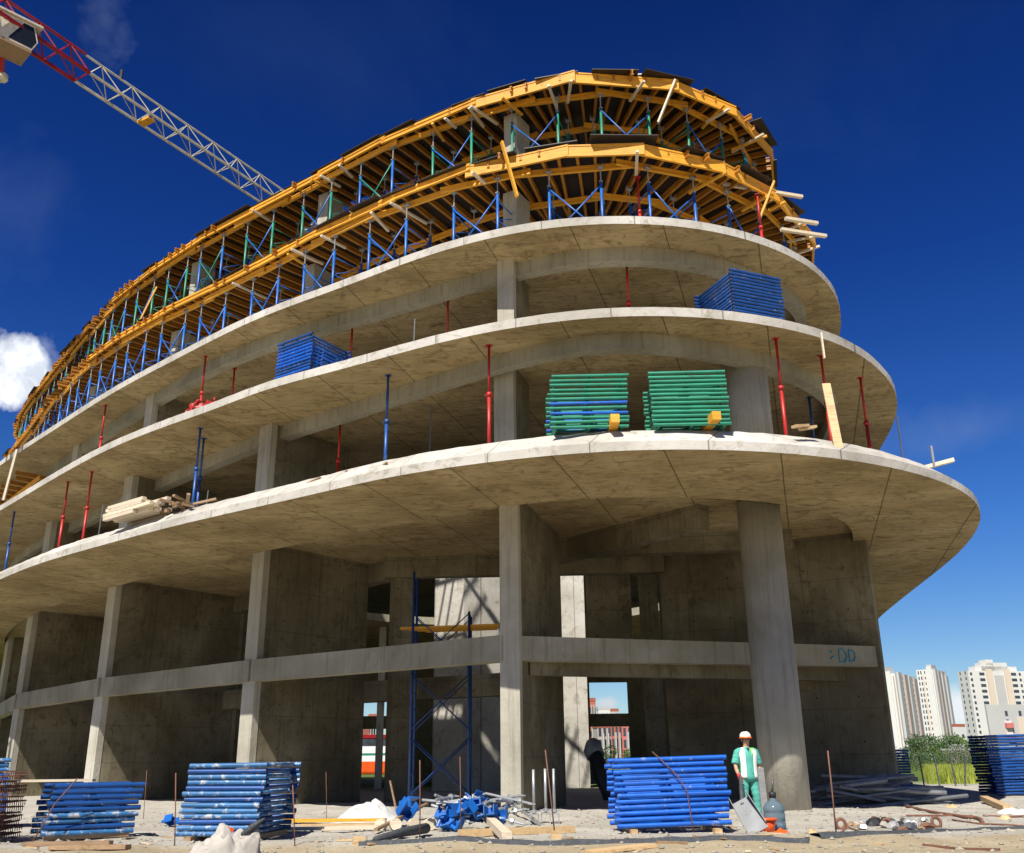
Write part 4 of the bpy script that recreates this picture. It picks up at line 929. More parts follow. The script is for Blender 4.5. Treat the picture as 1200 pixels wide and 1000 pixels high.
# things round the worker
pw = G(879, 962)
o = MB().box((0, 0, 0.52), (0.13, 0.04, 1.06)).build('plank', M['greywood']); o.location = G(898, 966); o.rotation_euler = (R(-3), 0, R(10)); tag(o, 'grey weathered plank standing upright beside the worker', 'plank')
M['bottle'] = newmat('bottle_plastic')[0]; bs = M['bottle'].node_tree.nodes['Principled BSDF']; bs.inputs['Base Color'].default_value = (0.20, 0.28, 0.34, 1); bs.inputs['Roughness'].default_value = 0.12; bs.inputs['Transmission Weight'].default_value = 0.55; bs.inputs['IOR'].default_value = 1.2
root = tag(empty('water_bottle', G(909, 973)), 'big blue water bottle with dark cap beside the orange tub', 'water bottle')
MB().lathe([(0.17, 0.0), (0.19, 0.03), (0.19, 0.12), (0.18, 0.14), (0.19, 0.16), (0.19, 0.27), (0.18, 0.29), (0.19, 0.31), (0.18, 0.38), (0.13, 0.46), (0.06, 0.5), (0.05, 0.56)], (0, 0, 0), 22).build('bottle_body', M['bottle'], root, True)
MB().lathe([(0.065, 0.55), (0.065, 0.63), (0.03, 0.65)], (0, 0, 0), 14).build('cap', M['black'], root, True)
MB().tube([(0, 0, 0.64), (0.02, 0, 0.75), (0.03, 0, 0.86)], 0.02, 6).build('pump_spout', M['darksteel'], root, True)
root = tag(empty('orange_tub', G(899, 975)), 'orange plastic tub with a wide rim at the foot of the metal chute', 'tub')
MB().lathe([(0.13, 0.0), (0.17, 0.2), (0.155, 0.2), (0.12, 0.03)], (0, 0, 0), 18).build('bowl', M['orange'], root, True)
MB().lathe([(0.17, 0.19), (0.2, 0.2), (0.2, 0.225), (0.165, 0.225)], (0, 0, 0), 18).build('rim', M['orange'], root, True)
o = lump('orange_sack', G(916, 977), 0.2, 0.12, 0.10, M['orange'], 2.2, 0.3, 12); tag(o, 'small crumpled orange sack in front of the water bottle', 'sack')
# metal chute held by the worker
a = G(890, 978, 0.03); b = atY(867, 938, a.y+0.5)
chd = (a-b); L = chd.length; chd.normalize()
root = tag(empty('metal_chute', b), 'bent grey metal chute the worker steadies, its mouth resting on the ground', 'chute')
sd = Vector((0.93, -0.2, 0.36)); sd = (sd-chd*sd.dot(chd)).normalized(); nr_ = sd.cross(chd).normalized()
if nr_.y > 0: nr_ = -nr_
mb = MB(); mb.add([tuple(sd*-0.15), tuple(sd*0.15), tuple(chd*L+sd*0.17), tuple(chd*L-sd*0.17), tuple(sd*-0.15-nr_*0.012), tuple(sd*0.15-nr_*0.012), tuple(chd*L+sd*0.17-nr_*0.012), tuple(chd*L-sd*0.17-nr_*0.012)],
    [(0, 1, 2, 3), (7, 6, 5, 4), (0, 4, 5, 1), (1, 5, 6, 2), (2, 6, 7, 3), (3, 7, 4, 0)]); mb.build('tray', M['tubegrey'], root)
for s in (-1, 1):  # side plates coloured darker than the tray, their shadow put into the colour
    e0, e1 = sd*(0.15*s), chd*L*0.92+sd*(0.17*s); w = nr_*0.17
    mb = MB(); th = sd*(0.012*s)
    mb.add([tuple(e0), tuple(e1), tuple(e1+w*0.35), tuple(e0+w), tuple(e0+th), tuple(e1+th), tuple(e1+w*0.35+th), tuple(e0+w+th)], [(0, 1, 2, 3), (7, 6, 5, 4), (0, 4, 5, 1), (1, 5, 6, 2), (2, 6, 7, 3), (3, 7, 4, 0)]); mb.build('side_plate', M['darksteel'], root)
hd = G(881.5, 962)+Vector((-0.235, -0.25, 0.90))-b
MB().tube([tuple(chd*0.1), tuple(hd*0.5+Vector((0.02, 0, 0))), tuple(hd)], 0.035, 8).build('handle', M['darksteel'], root, True)
# scaffold tower in the hall, left of the central pier
sx0, sx1 = atY(480, 900, 28.6).x, atY(549, 900, 28.6).x
root = tag(empty('scaffold_tower', (sx0, 28.6, 0)), 'tall blue scaffold tower with cross braces in the open hall', 'scaffold tower')
w = sx1-sx0; hh = (6.5, 6.0)
for i, x in enumerate((0, w)):
    for y in (0, 1.1):
        MB().tube([(x, y, 0), (x, y, 5.4 if x else 6.6)], 0.038, 8).build('post', M['pole'], root, True)
    for k in range(12): MB().tube([(x, 0, 0.45+k*0.45), (x, 1.1, 0.45+k*0.45)], 0.017, 6).build('rung', M['pole'], root, True)
for k in range(3):
    for y in (0, 1.1):
        z = 0.35+k*1.75
        for a_, b_ in ((0, 1.5), (1.5, 0)):
            MB().tube([(0, y-0.03, z+a_), (w, y-0.03, z+b_)], 0.016, 6).build('cross_brace', M['pole'], root, True)
for k in range(4):
    o = MB().box((0, 0, 0), (2.9-0.25*k, 0.24, 0.06)).build('scaffold_board', M['yellow']); o.location = (sx0+w*0.5+0.25+0.1*k, 28.72+k*0.27, 4.98+0.005*k); o.rotation_euler = (0, R(-1.5), 0)
    tag(o, ('foremost', 'second', 'third', 'rearmost')[k]+' of the orange boards laid across the blue scaffold tower', 'scaffold board')
# dark bulky chute seen in the daylight gap
a = at(716, 934, 0); a = atY(716, 934, 33); b = atY(694, 868, 34.5)
root = tag(empty('rubble_chute', (a.x, a.y, 0)), 'black rubble chute leaning in the gap right of the sunlit column', 'chute')
blob_tube([(0, 0, 0.0), tuple((b-a)*0.5), tuple((b-a)*0.8)], [0.24, 0.26, 0.24], M['black'], 'tube', root, 2)
blob_tube([tuple((b-a)*0.78), tuple((b-a)*0.95), tuple((b-a)*1.05)], [0.28, 0.3, 0.18], M['tubegrey'], 'hopper_cover', root, 4)
# loose stones and grit
mb = MB(); ico = [(0, 0, 1), (0.9, 0, 0.2), (0.1, 0.85, 0.1), (-0.8, 0.2, 0.2), (-0.1, -0.9, 0.15), (0.1, 0, -0.5)]
fc = [(0, 1, 2), (0, 2, 3), (0, 3, 4), (0, 4, 1), (5, 2, 1), (5, 3, 2), (5, 4, 3), (5, 1, 4)]
for k in range(8000):
    y = 13.6+rr.random()**1.3*14; x = rr.uniform(-0.58, 0.58)*y*1.02; s = 0.008+0.06*rr.random()**5
    t = rr.uniform(0, 6.3); ca, sa = math.cos(t)*s, math.sin(t)*s; z = gz(x, y)
    mb.add([(x+p[0]*ca-p[1]*sa, y+p[0]*sa+p[1]*ca, z+p[2]*s*0.7) for p in ico], fc)
M['grit'] = paint('pale_grit', (0.30, 0.27, 0.21), 0.9, (0.14, 0.12, 0.09), 0.55, scale=3)
tag(mb.build('gravel', M['grit']), kind='stuff')
# scattered wood chips
for k in range(46):
    x = rr.uniform(10, 1190); y = rr.uniform(964, 999); p = G(x, y, 0.012); t = rr.uniform(0, 3.1); L = rr.uniform(0.08, 0.4)
    o = MB().box((0, 0, 0), (L, rr.uniform(0.03, 0.09), 0.018)).build('wood_chip', M[rr.choice(['oldwood', 'timber', 'palewood'])]); o.location = p; o.rotation_euler = (rr.uniform(-0.1, 0.1), rr.uniform(-0.15, 0.15), t)
    tag(o, 'loose wood chip lying on the dusty yard in the foreground', 'wood chip', 'wood chips on the yard')
# ------------------------------------------------------------------ the worker
def skin_mesh(name, verts, edges, mat, parent, sub=2, root_i=0):
    me = bpy.data.meshes.new(name+'_skeleton'); me.from_pydata([v[0] for v in verts], edges, [])
    tmp = bpy.data.objects.new(name+'_skeleton', me); COL.objects.link(tmp)
    md = tmp.modifiers.new('skin', 'SKIN'); md.use_smooth_shade = True; md.branch_smoothing = 0.4
    for i, v in enumerate(verts):
        r = v[1]; me.skin_vertices[0].data[i].radius = (r, r) if not isinstance(r, tuple) else r
        me.skin_vertices[0].data[i].use_root = (i == root_i)
    ss = tmp.modifiers.new('sub', 'SUBSURF'); ss.levels = sub; ss.render_levels = sub
    bpy.context.view_layer.update()
    dg = bpy.context.evaluated_depsgraph_get()
    out = bpy.data.meshes.new_from_object(tmp.evaluated_get(dg)); bpy.data.objects.remove(tmp); bpy.data.meshes.remove(me)
    out.name = name; out.materials.clear(); out.materials.append(mat)
    out.polygons.foreach_set('use_smooth', [True]*len(out.polygons))
    return link(name, out, parent)
M['skin'] = paint('tanned_skin', (0.52, 0.28, 0.18), 0.55, vary=0.12, scale=12)
M['scrub'] = paint('green_workwear', (0.085, 0.40, 0.315), 0.85, (0.05, 0.27, 0.21), 0.54, scale=9, vary=0.18)
M['vest'] = paint('white_vest', (0.80, 0.82, 0.72), 0.7, vary=0.06)
M['lime'] = paint('lime_vest', (0.25, 0.62, 0.06), 0.7, vary=0.1)
M['helmet'] = paint('cream_helmet', (0.82, 0.74, 0.58), 0.35, vary=0.05)
M['hair'] = paint('dark_hair', (0.02, 0.015, 0.012), 0.7)
M['glove'] = paint('red_glove', (0.62, 0.03, 0.04), 0.7, vary=0.15)
M['boot'] = paint('dusty_boot', (0.09, 0.08, 0.065), 0.8)
fp = G(881.5, 962)
man = tag(empty('person', fp, R(8)), 'worker in green workwear, pale vest and white hard hat standing by bright blue frames', 'person')
V = []; E_ = []
def chain(start, items):
    prev = start
    for p, r in items:
        V.append((p, r)); i = len(V)-1
        if prev is not None: E_.append((prev, i))
        prev = i
    return prev
pel = chain(None, [((0, 0, 0.96), 0.14)])
ch_ = chain(pel, [((0, 0.0, 1.12), 0.125), ((0, 0.005, 1.30), 0.145), ((0, 0.01, 1.42), 0.11)])
nk = chain(ch_, [((0, 0.0, 1.50), 0.058), ((0, -0.012, 1.555), 0.066), ((0, -0.022, 1.615), (0.072, 0.085)), ((0, -0.015, 1.685), (0.074, 0.09)), ((0, -0.008, 1.735), 0.06)])
def hand(w, d, side, palm_n):
    """palm and five unequal bent fingers; d points along the hand, side towards the thumb"""
    d = Vector(d).normalized(); s = Vector(side); s = (s-d*s.dot(d)).normalized(); n = Vector(palm_n); n = (n-d*n.dot(d)-s*n.dot(s)).normalized()
    w_ = Vector(V[w][0]); pm = w_+d*0.055
    ip = chain(w, [(tuple(pm), 0.026)])
    for k, (o, L) in enumerate(((0.03, 0.072), (0.010, 0.08), (-0.011, 0.074), (-0.030, 0.058))):
        b = pm+d*0.032+s*o
        chain(ip, [(tuple(b), 0.011), (tuple(b+d*L*0.4+n*L*0.16), 0.0098), (tuple(b+d*L*0.62+n*L*0.5), 0.009), (tuple(b+d*L*0.6+n*L*0.8), 0.0075)])
    t0 = w_+d*0.03+s*0.03
    chain(ip, [(tuple(t0), 0.013), (tuple(t0+s*0.024+d*0.028+n*0.012), 0.0115), (tuple(t0+s*0.03+d*0.052+n*0.028), 0.009)])
# right arm (image left): down to the chute's handle; left arm hangs on the plank side
ra = chain(ch_, [((-0.17, 0.01, 1.41), 0.068), ((-0.235, 0.02, 1.27), 0.052), ((-0.275, 0.0, 1.13), 0.044), ((-0.285, -0.08, 1.01), 0.04), ((-0.27, -0.16, 0.91), 0.03)])
hand(ra, (0.05, -0.5, -0.75), (0.75, -0.5, 0.3), (0.5, 0.3, -0.4))
la = chain(ch_, [((0.17, 0.01, 1.41), 0.068), ((0.235, 0.03, 1.27), 0.052), ((0.275, 0.05, 1.13), 0.044), ((0.285, 0.01, 1.0), 0.038), ((0.275, -0.03, 0.89), 0.028)])
hand(la, (-0.05, -0.1, -1), (-0.3, -0.95, 0.1), (-0.9, 0.3, 0))
for s in (-1, 1):
    chain(pel, [((0.095*s, 0.0, 0.88), 0.09), ((0.115*s, -0.01, 0.68), 0.075), ((0.135*s, -0.02, 0.49), 0.056), ((0.15*s, 0.005, 0.28), 0.052), ((0.16*s, 0.02, 0.09), 0.036), ((0.165*s, -0.06, 0.04), 0.032), ((0.17*s, -0.14, 0.03), 0.026)])
skin_mesh('body', V, E_, M['skin'], man)
# face
hx = Vector((0, -0.02, 1.635))
for s in (-1, 1):
    o = MB().lathe([(0.004, -0.011), (0.014, -0.005), (0.014, 0.005), (0.004, 0.011)], (0.031*s, -0.096, 1.643), 8).build('eye', M['hair'], man, True)
    o = MB().box((0.03*s, -0.102, 1.667), (0.04, 0.014, 0.012)).build('eyebrow', M['hair'], man)
    MB().lathe([(0.006, -0.03), (0.016, -0.01), (0.018, 0.015), (0.008, 0.03)], (0.078*s, -0.005, 1.64), 8).build('ear', M['skin'], man, True)
MB().add([(-0.016, -0.1, 1.598), (0.016, -0.1, 1.598), (0, -0.128, 1.605), (-0.006, -0.098, 1.655), (0.006, -0.098, 1.655)], [(0, 1, 2), (0, 2, 3), (1, 4, 2), (2, 4, 3)]).build('nose', M['skin'], man)
MB().box((0, -0.1, 1.572), (0.045, 0.012, 0.012)).build('mouth', paint('lips', (0.22, 0.075, 0.06), 0.5), man)
MB().lathe([(0.079, 1.60), (0.086, 1.64), (0.088, 1.69), (0.08, 1.72)], (0, 0.008, 0), 16, 0.95, 1.06).build('hair', M['hair'], man, True)
# helmet with an orange peak
hel = MB(); prof_ = [(0.128, 0.0), (0.127, 0.03), (0.12, 0.065), (0.10, 0.10), (0.07, 0.122), (0.03, 0.132)]
hel.lathe(prof_, (0, -0.008, 1.685), 22, 0.95, 1.12); hel.bar((0, -0.13, 1.765), (0, 0.115, 1.765), 0.03, 0.1); o = hel.build('helmet', M['helmet'], man, True); o.rotation_euler = (0, 0, 0)
MB().lathe([(0.125, -0.012), (0.142, -0.016), (0.142, -0.006), (0.13, 0.014)], (0, -0.014, 1.69), 22, 0.95, 1.17).build('helmet_brim', M['orange'], man, True)
# clothes
def loft(secs, name, mat, n=28, a0=0, a1=2*math.pi, closed=True, th=0.0, wr=0.0, seed=0):
    mb = MB(); m_ = n if closed else n+1; k = len(secs); vs = []
    for (cx, cy, z, a, b) in secs:
        for j in range(m_):
            t = a0+(a1-a0)*j/n; w = 1+wr*mn.noise(Vector((math.cos(t)*2+seed, math.sin(t)*2, z*7)))
            vs.append((cx+a*w*math.cos(t), cy+b*w*math.sin(t), z))
    fs = [(i*m_+j, i*m_+(j+1) % m_, (i+1)*m_+(j+1) % m_, (i+1)*m_+j) for i in range(k-1) for j in range(n)]
    mb.add(vs, fs)
    if closed: mb.f += [tuple(reversed(range(n))), tuple(range((k-1)*n, k*n))]; mb.m += [0, 0]
    o = mb.build(name, mat, man, True)
    if th: md = o.modifiers.new('thick', 'SOLIDIFY'); md.thickness = th; md.offset = 1
    return o
TORSO = [(0, 0, 0.80, 0.195, 0.145), (0, 0, 0.90, 0.192, 0.148), (0, 0, 1.0, 0.182, 0.142), (0, 0, 1.12, 0.178, 0.14), (0, 0, 1.25, 0.19, 0.148), (0, 0, 1.36, 0.198, 0.14), (0, 0.005, 1.43, 0.165, 0.11), (0, 0.008, 1.475, 0.095, 0.085), (0, 0.004, 1.495, 0.07, 0.07)]
sh = loft(TORSO, 'shirt', M['scrub'], 30, wr=0.05, seed=2)
def limb(pts, rs, name, mat, par, seed, wr=0.008):
    mb = MB(); P = []; Rr = []
    for i in range(len(pts)-1):
        for k in range(6):
            t = k/6; P.append(Vector(pts[i]).lerp(Vector(pts[i+1]), t)); Rr.append(rs[i]+(rs[i+1]-rs[i])*t+wr*math.sin((i*6+k)*1.9+seed))
    P.append(Vector(pts[-1])); Rr.append(rs[-1]); mb.tube(P, Rr, 16); return mb.build(name, mat, par, True)
limb([(-0.12, 0.01, 1.405), (-0.19, 0.015, 1.38), (-0.245, 0.02, 1.25), (-0.272, 0.008, 1.15)], [0.085, 0.088, 0.08, 0.084], 'sleeve', M['scrub'], sh, 1, 0.003)
limb([(0.12, 0.01, 1.405), (0.19, 0.015, 1.38), (0.245, 0.03, 1.25), (0.272, 0.045, 1.15)], [0.085, 0.088, 0.08, 0.084], 'sleeve', M['scrub'], sh, 4, 0.003)
MB().add([(-0.035, -0.098, 1.482), (0.035, -0.098, 1.482), (0, -0.145, 1.405)], [(0, 2, 1)]).build('neck_opening', M['hair'], sh)
pants = loft([(0, 0, 0.78, 0.185, 0.135), (0, 0, 0.86, 0.186, 0.138), (0, 0, 0.96, 0.176, 0.132)], 'trousers', M['scrub'], 26, wr=0.03)
for s in (-1, 1):
    limb([(0.093*s, 0, 0.86), (0.115*s, -0.01, 0.68), (0.135*s, -0.03, 0.49), (0.15*s, 0.0, 0.28), (0.16*s, 0.015, 0.07)], [0.105, 0.1, 0.085, 0.08, 0.085], 'trouser_leg', M['scrub'], pants, s*2+5, 0.006)
    mb = MB(); mb.tube([(0.162*s, 0.07, 0.035), (0.163*s, 0.02, 0.05), (0.166*s, -0.08, 0.042), (0.172*s, -0.19, 0.03)], [0.035, 0.052, 0.048, 0.03], 12); mb.build('boot', M['boot'], man, True)
GAP = 0.52
vsec = [(0, 0, z, a+0.018, b+0.02) for _, _, z, a, b in TORSO if 0.85 < z < 1.44]
vsec = [(0, 0, 0.86, 0.215, 0.17)]+vsec[0:]
for s in (-1, 1):
    a0 = -math.pi/2+s*0.42; a1 = -math.pi/2+s*1.12
    loft(vsec, 'vest_front', M['vest'], 8, a0, a1, False, 0.012, 0.02, s)
    # shoulder strap
    mb = MB(); mb.bar((0.115*s, -0.105, 1.425), (0.095*s, -0.02, 1.475), 0.075, 0.015, (0, -0.5, 1)); mb.bar((0.095*s, -0.022, 1.475), (0.1*s, 0.1, 1.43), 0.075, 0.015, (0, 0.5, 1)); mb.build('vest_strap', M['vest'] if s < 0 else M['lime'], man)
loft(vsec, 'vest_back', M['lime'], 20, math.pi/2-1.5, math.pi/2+1.5, False, 0.012, 0.02, 3)
MB().add([(0.05, -0.135, 1.33), (0.12, -0.14, 1.36), (0.125, -0.105, 1.44), (0.07, -0.085, 1.475)], [(0, 1, 2, 3)]).build('collar_flap', M['lime'], man)
# red glove on the hand that holds the handle
V2, E2 = [], []
V, V_old = V2, V; E_ = E2
g0 = chain(None, [((-0.275, -0.125, 0.955), 0.036), ((-0.27, -0.165, 0.905), 0.036)])
hand(g0, (0.05, -0.5, -0.75), (0.75, -0.5, 0.3), (0.5, 0.3, -0.4))
V2[:] = [(p, r*1.25 if not isinstance(r, tuple) else r) for p, r in V2]
skin_mesh('glove', V2, E2, M['glove'], man)
# ------------------------------------------------------------------ what stands far behind
def bld_mat(name, c, rough=0.85, grime=0.25):
    return paint(name, c, rough, tuple(q*(1-grime) for q in c), 0.6, scale=0.25, vary=0.04)
M['bwhite'] = bld_mat('white_render', (0.62, 0.60, 0.56)); M['bgrey'] = bld_mat('grey_render', (0.45, 0.44, 0.42)); M['btan'] = bld_mat('tan_render', (0.62, 0.51, 0.40))
M['bbrown'] = bld_mat('brown_render', (0.40, 0.33, 0.29)); M['bred'] = bld_mat('brick_render', (0.42, 0.12, 0.07)); M['bpink'] = bld_mat('pink_render', (0.55, 0.16, 0.14)); M['rooft'] = bld_mat('roof_tiles', (0.34, 0.10, 0.06))
M['win'] = paint('window_glass', (0.05, 0.06, 0.075), 0.2, vary=0.4)
def block(name, label, xk, xl, xr, ytop, D, yaw, depth_l=None, base=-0.5, mat='bwhite', group=None):
    """corner xk nearest the camera; left face runs back to xl, right face to xr; returns the empty in facade coordinates"""
    K = atY(xk, 880, D); K.z = 0
    e1 = Vector((math.cos(yaw), math.sin(yaw), 0)); e2 = Vector((-math.sin(yaw), math.cos(yaw), 0))
    def xpx(p):
        d = Vector((p.x, p.y, 10))-CAM; return 600+F*d.dot(rgt)/d.dot(fwd)
    def solve(e, target):
        lo, hi = 0.0, 120.0
        s = 1 if xpx(K+e*5) > xpx(K) else -1
        for _ in range(40):
            md = (lo+hi)/2
            if (xpx(K+e*md)-target)*s < 0: lo = md
            else: hi = md
        return lo
    w1, w2 = solve(e1, xr), solve(e2, xl)
    H = atY(xk, ytop, D).z
    root = tag(empty(name, K, yaw), label, 'building', group)
    MB().box((w1/2, w2/2, H/2+base/2), (w1, w2, H-base)).build('wall', M[mat], root)
    return root, w1, w2, H
WM = {}
def windows(root, face, w, H, cols, rows, ww, wh, z0, pitch, skip=None, lim=100, u0=None, du=None, mat='win'):
    key = (face, ww, wh, mat)
    if key not in WM:
        mb = MB()
        if face == 1: mb.box((0, -0.02, 0), (ww, 0.1, wh)); 
        else: mb.box((-0.02, 0, 0), (0.1, ww, wh))
        WM[key] = mb.mesh('window', M[mat])
    n = 0
    for c in range(cols):
        for r in range(rows):
            if skip and skip(c, r): continue
            if n >= lim: return
            u = (u0+du*c) if u0 is not None else w*(c+0.5)/cols
            o = link('window', WM[key], root); o.location = (u, 0, z0+r*pitch) if face == 1 else (0, u, z0+r*pitch); n += 1
def strip(root, face, u, wd, z0, z1, dp, mat, name='balcony_stack'):
    mb = MB()
    if face == 1: mb.box((u, -dp/2+0.01, (z0+z1)/2), (wd, dp, z1-z0))
    else: mb.box((-dp/2+0.01, u, (z0+z1)/2), (dp, wd, z1-z0))
    return mb.build(name, M[mat], root)
# two slab towers right of the end wall
t1, a, b, H = block('apartment_tower', 'white apartment tower closest to the end wall of the shell', 1061, 1031, 1083, 789, 430, R(52))
strip(t1, 2, b*0.3, b*0.22, 0, H+1.0, 0.5, 'bwhite', 'pier'); strip(t1, 2, b*0.48, 0.5, 0, H-1, 0.25, 'bbrown', 'downpipe_band'); windows(t1, 2, b, H, 1, 15, b*0.1, 1.3, 3.0, H/16, u0=b*0.56, du=0); strip(t1, 2, b*0.08, 0.5, 0, H-1, 0.25, 'bbrown', 'downpipe_band')
windows(t1, 2, b, H, 2, 15, b*0.12, 1.5, 3.0, H/16, u0=b*0.68, du=b*0.17)
for k, (u, mt) in enumerate(((0.14, 'bgrey'), (0.42, 'bbrown'), (0.62, 'bgrey'), (0.88, 'bbrown'))):
    strip(t1, 1, a*u, a*0.14, 2, H+0.6-k*0.5, 0.9, mt)
windows(t1, 1, a, H, 3, 15, a*0.1, 1.3, 3.0, H/16, u0=a*0.28, du=a*0.25)
MB().box((a*0.2, b*0.6, H+1.6), (a*0.4, b*0.4, 3.2)).build('roof_house', M['bwhite'], t1)
t2, a, b, H = block('apartment_tower', 'second white apartment tower, half hidden by the closest one', 1107, 1085, 1120.5, 784, 500, R(50))
strip(t2, 2, b*0.22, b*0.3, 0, H+1.2, 0.6, 'bwhite', 'pier'); strip(t2, 2, b*0.62, 0.6, 0, H-2, 0.3, 'btan', 'downpipe_band')
windows(t2, 2, b, H, 1, 15, b*0.06, 1.3, 4.0, H/16, u0=b*0.5, du=0); windows(t2, 2, b, H, 2, 15, b*0.07, 1.6, 4.0, H/16, u0=b*0.72, du=b*0.16)
for k, (u, mt) in enumerate(((0.12, 'bgrey'), (0.36, 'bbrown'), (0.62, 'bgrey'), (0.9, 'bgrey'))): strip(t2, 1, a*u, a*0.15, 2, H-k*0.8, 0.9, mt)
windows(t2, 1, a, H, 2, 15, a*0.1, 1.4, 4.0, H/16, u0=a*0.48, du=a*0.28)
MB().box((a*0.3, b*0.3, H+1.2), (a*0.35, b*0.3, 2.4)).build('roof_house', M['bgrey'], t2)
t3, a, b, H = block('apartment_tower', 'broad white apartment block with stepped roof and dark balconies at the right', 1149, 1134, 1214, 786, 470, R(12))
for u0_, u1_, dz in ((0.16, 0.9, 2.2), (0.28, 0.74, 4.0), (0.36, 0.5, 5.4)): MB().box((a*(u0_+u1_)/2, b*0.45, H+dz/2-0.02), (a*(u1_-u0_), b*0.6, dz)).build('roof_step', M['bwhite'], t3)
for u in (0.36, 0.68): strip(t3, 1, a*u, a*0.1, 6, H+0.8, 0.7, 'btan')
for u in (0.24, 0.80): windows(t3, 1, a, H, 1, 13, a*0.09, 1.3, 7.0, H/15.2, u0=a*u, du=0)
windows(t3, 1, a, H, 1, 11, a*0.1, 1.6, 7.0, H/15.2, u0=a*0.53, du=0)
windows(t3, 1, a, H, 2, 13, a*0.035, 1.3, 7.0, H/15.2, u0=a*0.05, du=a*0.86)
windows(t3, 2, b, H, 2, 14, b*0.1, 1.3, 5.0, H/15.2)
strip(t3, 1, a*0.53, a*0.16, 5, H-2, 0.25, 'bgrey')
t4, a, b, H = block('low_apartment_block', 'lower grey rendered block with pink balconies in front of the stepped one', 1164, 1158, 1222, 826, 330, R(8), mat='bgrey')
strip(t4, 1, a*0.62, a*0.16, 3, H-4, 0.3, 'btan'); strip(t4, 1, a*0.36, a*0.12, 3, H-5, 0.3, 'bwhite')
for z in (0.35, 0.58): strip(t4, 1, a*0.36, a*0.13, H*z, H*z+1.6, 1.2, 'bpink', 'balcony')
windows(t4, 1, a, H, 2, 5, a*0.05, 1.6, 4.0, H/6.5, u0=a*0.36, du=a*0.26)
windows(t4, 1, a, H, 1, 5, a*0.05, 1.6, 4.0, H/6.5, u0=a*0.85, du=0)
t6, a, b, H = block('apartment_tower', 'grey tower slice cut off by the right edge of the picture', 1208, 1204, 1235, 798, 560, R(14), mat='bgrey')
windows(t6, 1, a, H, 3, 13, a*0.15, 1.5, 5.0, H/15)
t7, a, b, H = block('house', 'small house with red roof in the gap between the towers', 1121, 1118, 1132, 852, 420, R(20))
MB().box((a/2, b/2, H+0.6), (a*1.1, b*1.1, 1.2)).build('roof', M['rooft'], t7); windows(t7, 1, a, H, 2, 3, a*0.2, 1.4, 3.0, H/4)
sh1, a, b, H = block('shed', 'long low white shed roof among the trees', 1104, 1101, 1150, 879.5, 150, R(6), mat='bbrown'); sh1['category'] = 'shed'
MB().box((a/2, b/2, H+0.12), (a*1.05, b*1.1, 0.25)).build('roof', M['bwhite'], sh1)
sh2, a, b, H = block('shed', 'small white hut below the second tower', 1112, 1110, 1124, 874, 190, R(6)); sh2['category'] = 'hut'
MB().box((a/2, b/2, H+0.12), (a*1.08, b*1.1, 0.25)).build('roof', M['bwhite'], sh2)
# buildings seen through the daylight gaps
for k, (xk, xl, xr, yt, Dd, mt, lb) in enumerate(((692, 688, 699, 822, 300, 'bred', 'red brick block at the left of the upper daylight gap'), (703, 700, 716, 832, 340, 'bwhite', 'white terrace in the middle of the upper daylight gap'), (717, 716, 726, 834, 350, 'bgrey', 'pale grey terrace at the right of the upper daylight gap'),
        (701, 694, 716, 853, 190, 'bbrown', 'dark brown block in the lower daylight gap'), (717, 715, 728, 852, 185, 'bred', 'brick block with white balconies in the lower daylight gap'), (730, 728, 745, 852, 200, 'bpink', 'pink block at the right of the lower daylight gap'), (431, 420, 440, 842, 260, 'bred', 'red roofed house in the left daylight gap'))):
    t, a, b, H = block('far_block', lb, xk, xl, xr, yt, Dd, R(10), mat=mt)
    MB().box((a/2, b/2, H+0.5), (a*1.06, b*1.04, 1.0)).build('roof', M['rooft' if mt != 'bwhite' else 'bgrey'], t)
    windows(t, 1, a, H, 3, max(3, int(H/3.2)), a*0.17, 1.5, 2.2, H/(max(3, int(H/3.2))+0.4))
    for q in (0.33, 0.68): strip(t, 1, a*q, a*0.1, 1.5, H-1, 0.8, 'bgrey')
# striped bus in the left gap
bp_ = atY(442, 880, 92); bus = tag(empty('bus', (bp_.x, 92, 0)), 'white and red striped bus seen through the left daylight gap', 'bus')
MB().box((0, 1.2, 0.85), (9, 2.4, 1.1)).build('lower_body', M['orange'], bus); MB().box((0, 1.2, 1.65), (9, 2.38, 0.5)).build('waist_panel', M['white'], bus); MB().box((0, 1.2, 2.0), (9, 2.37, 0.2)).build('green_stripe', M['green'], bus)
MB().box((0, 1.2, 2.4), (9, 2.38, 0.6)).build('upper_body', M['white'], bus); MB().box((0, 1.2, 3.05), (8.9, 2.3, 0.7)).build('window_band', M['win'], bus); MB().box((0, 1.2, 3.55), (9, 2.4, 0.3)).build('roof', M['crane_red'], bus)
for x in (-3, 3): MB().tube([(x, -0.05, 0.45), (x, 0.25, 0.45)], 0.45, 16).build('wheel', M['black'], bus)
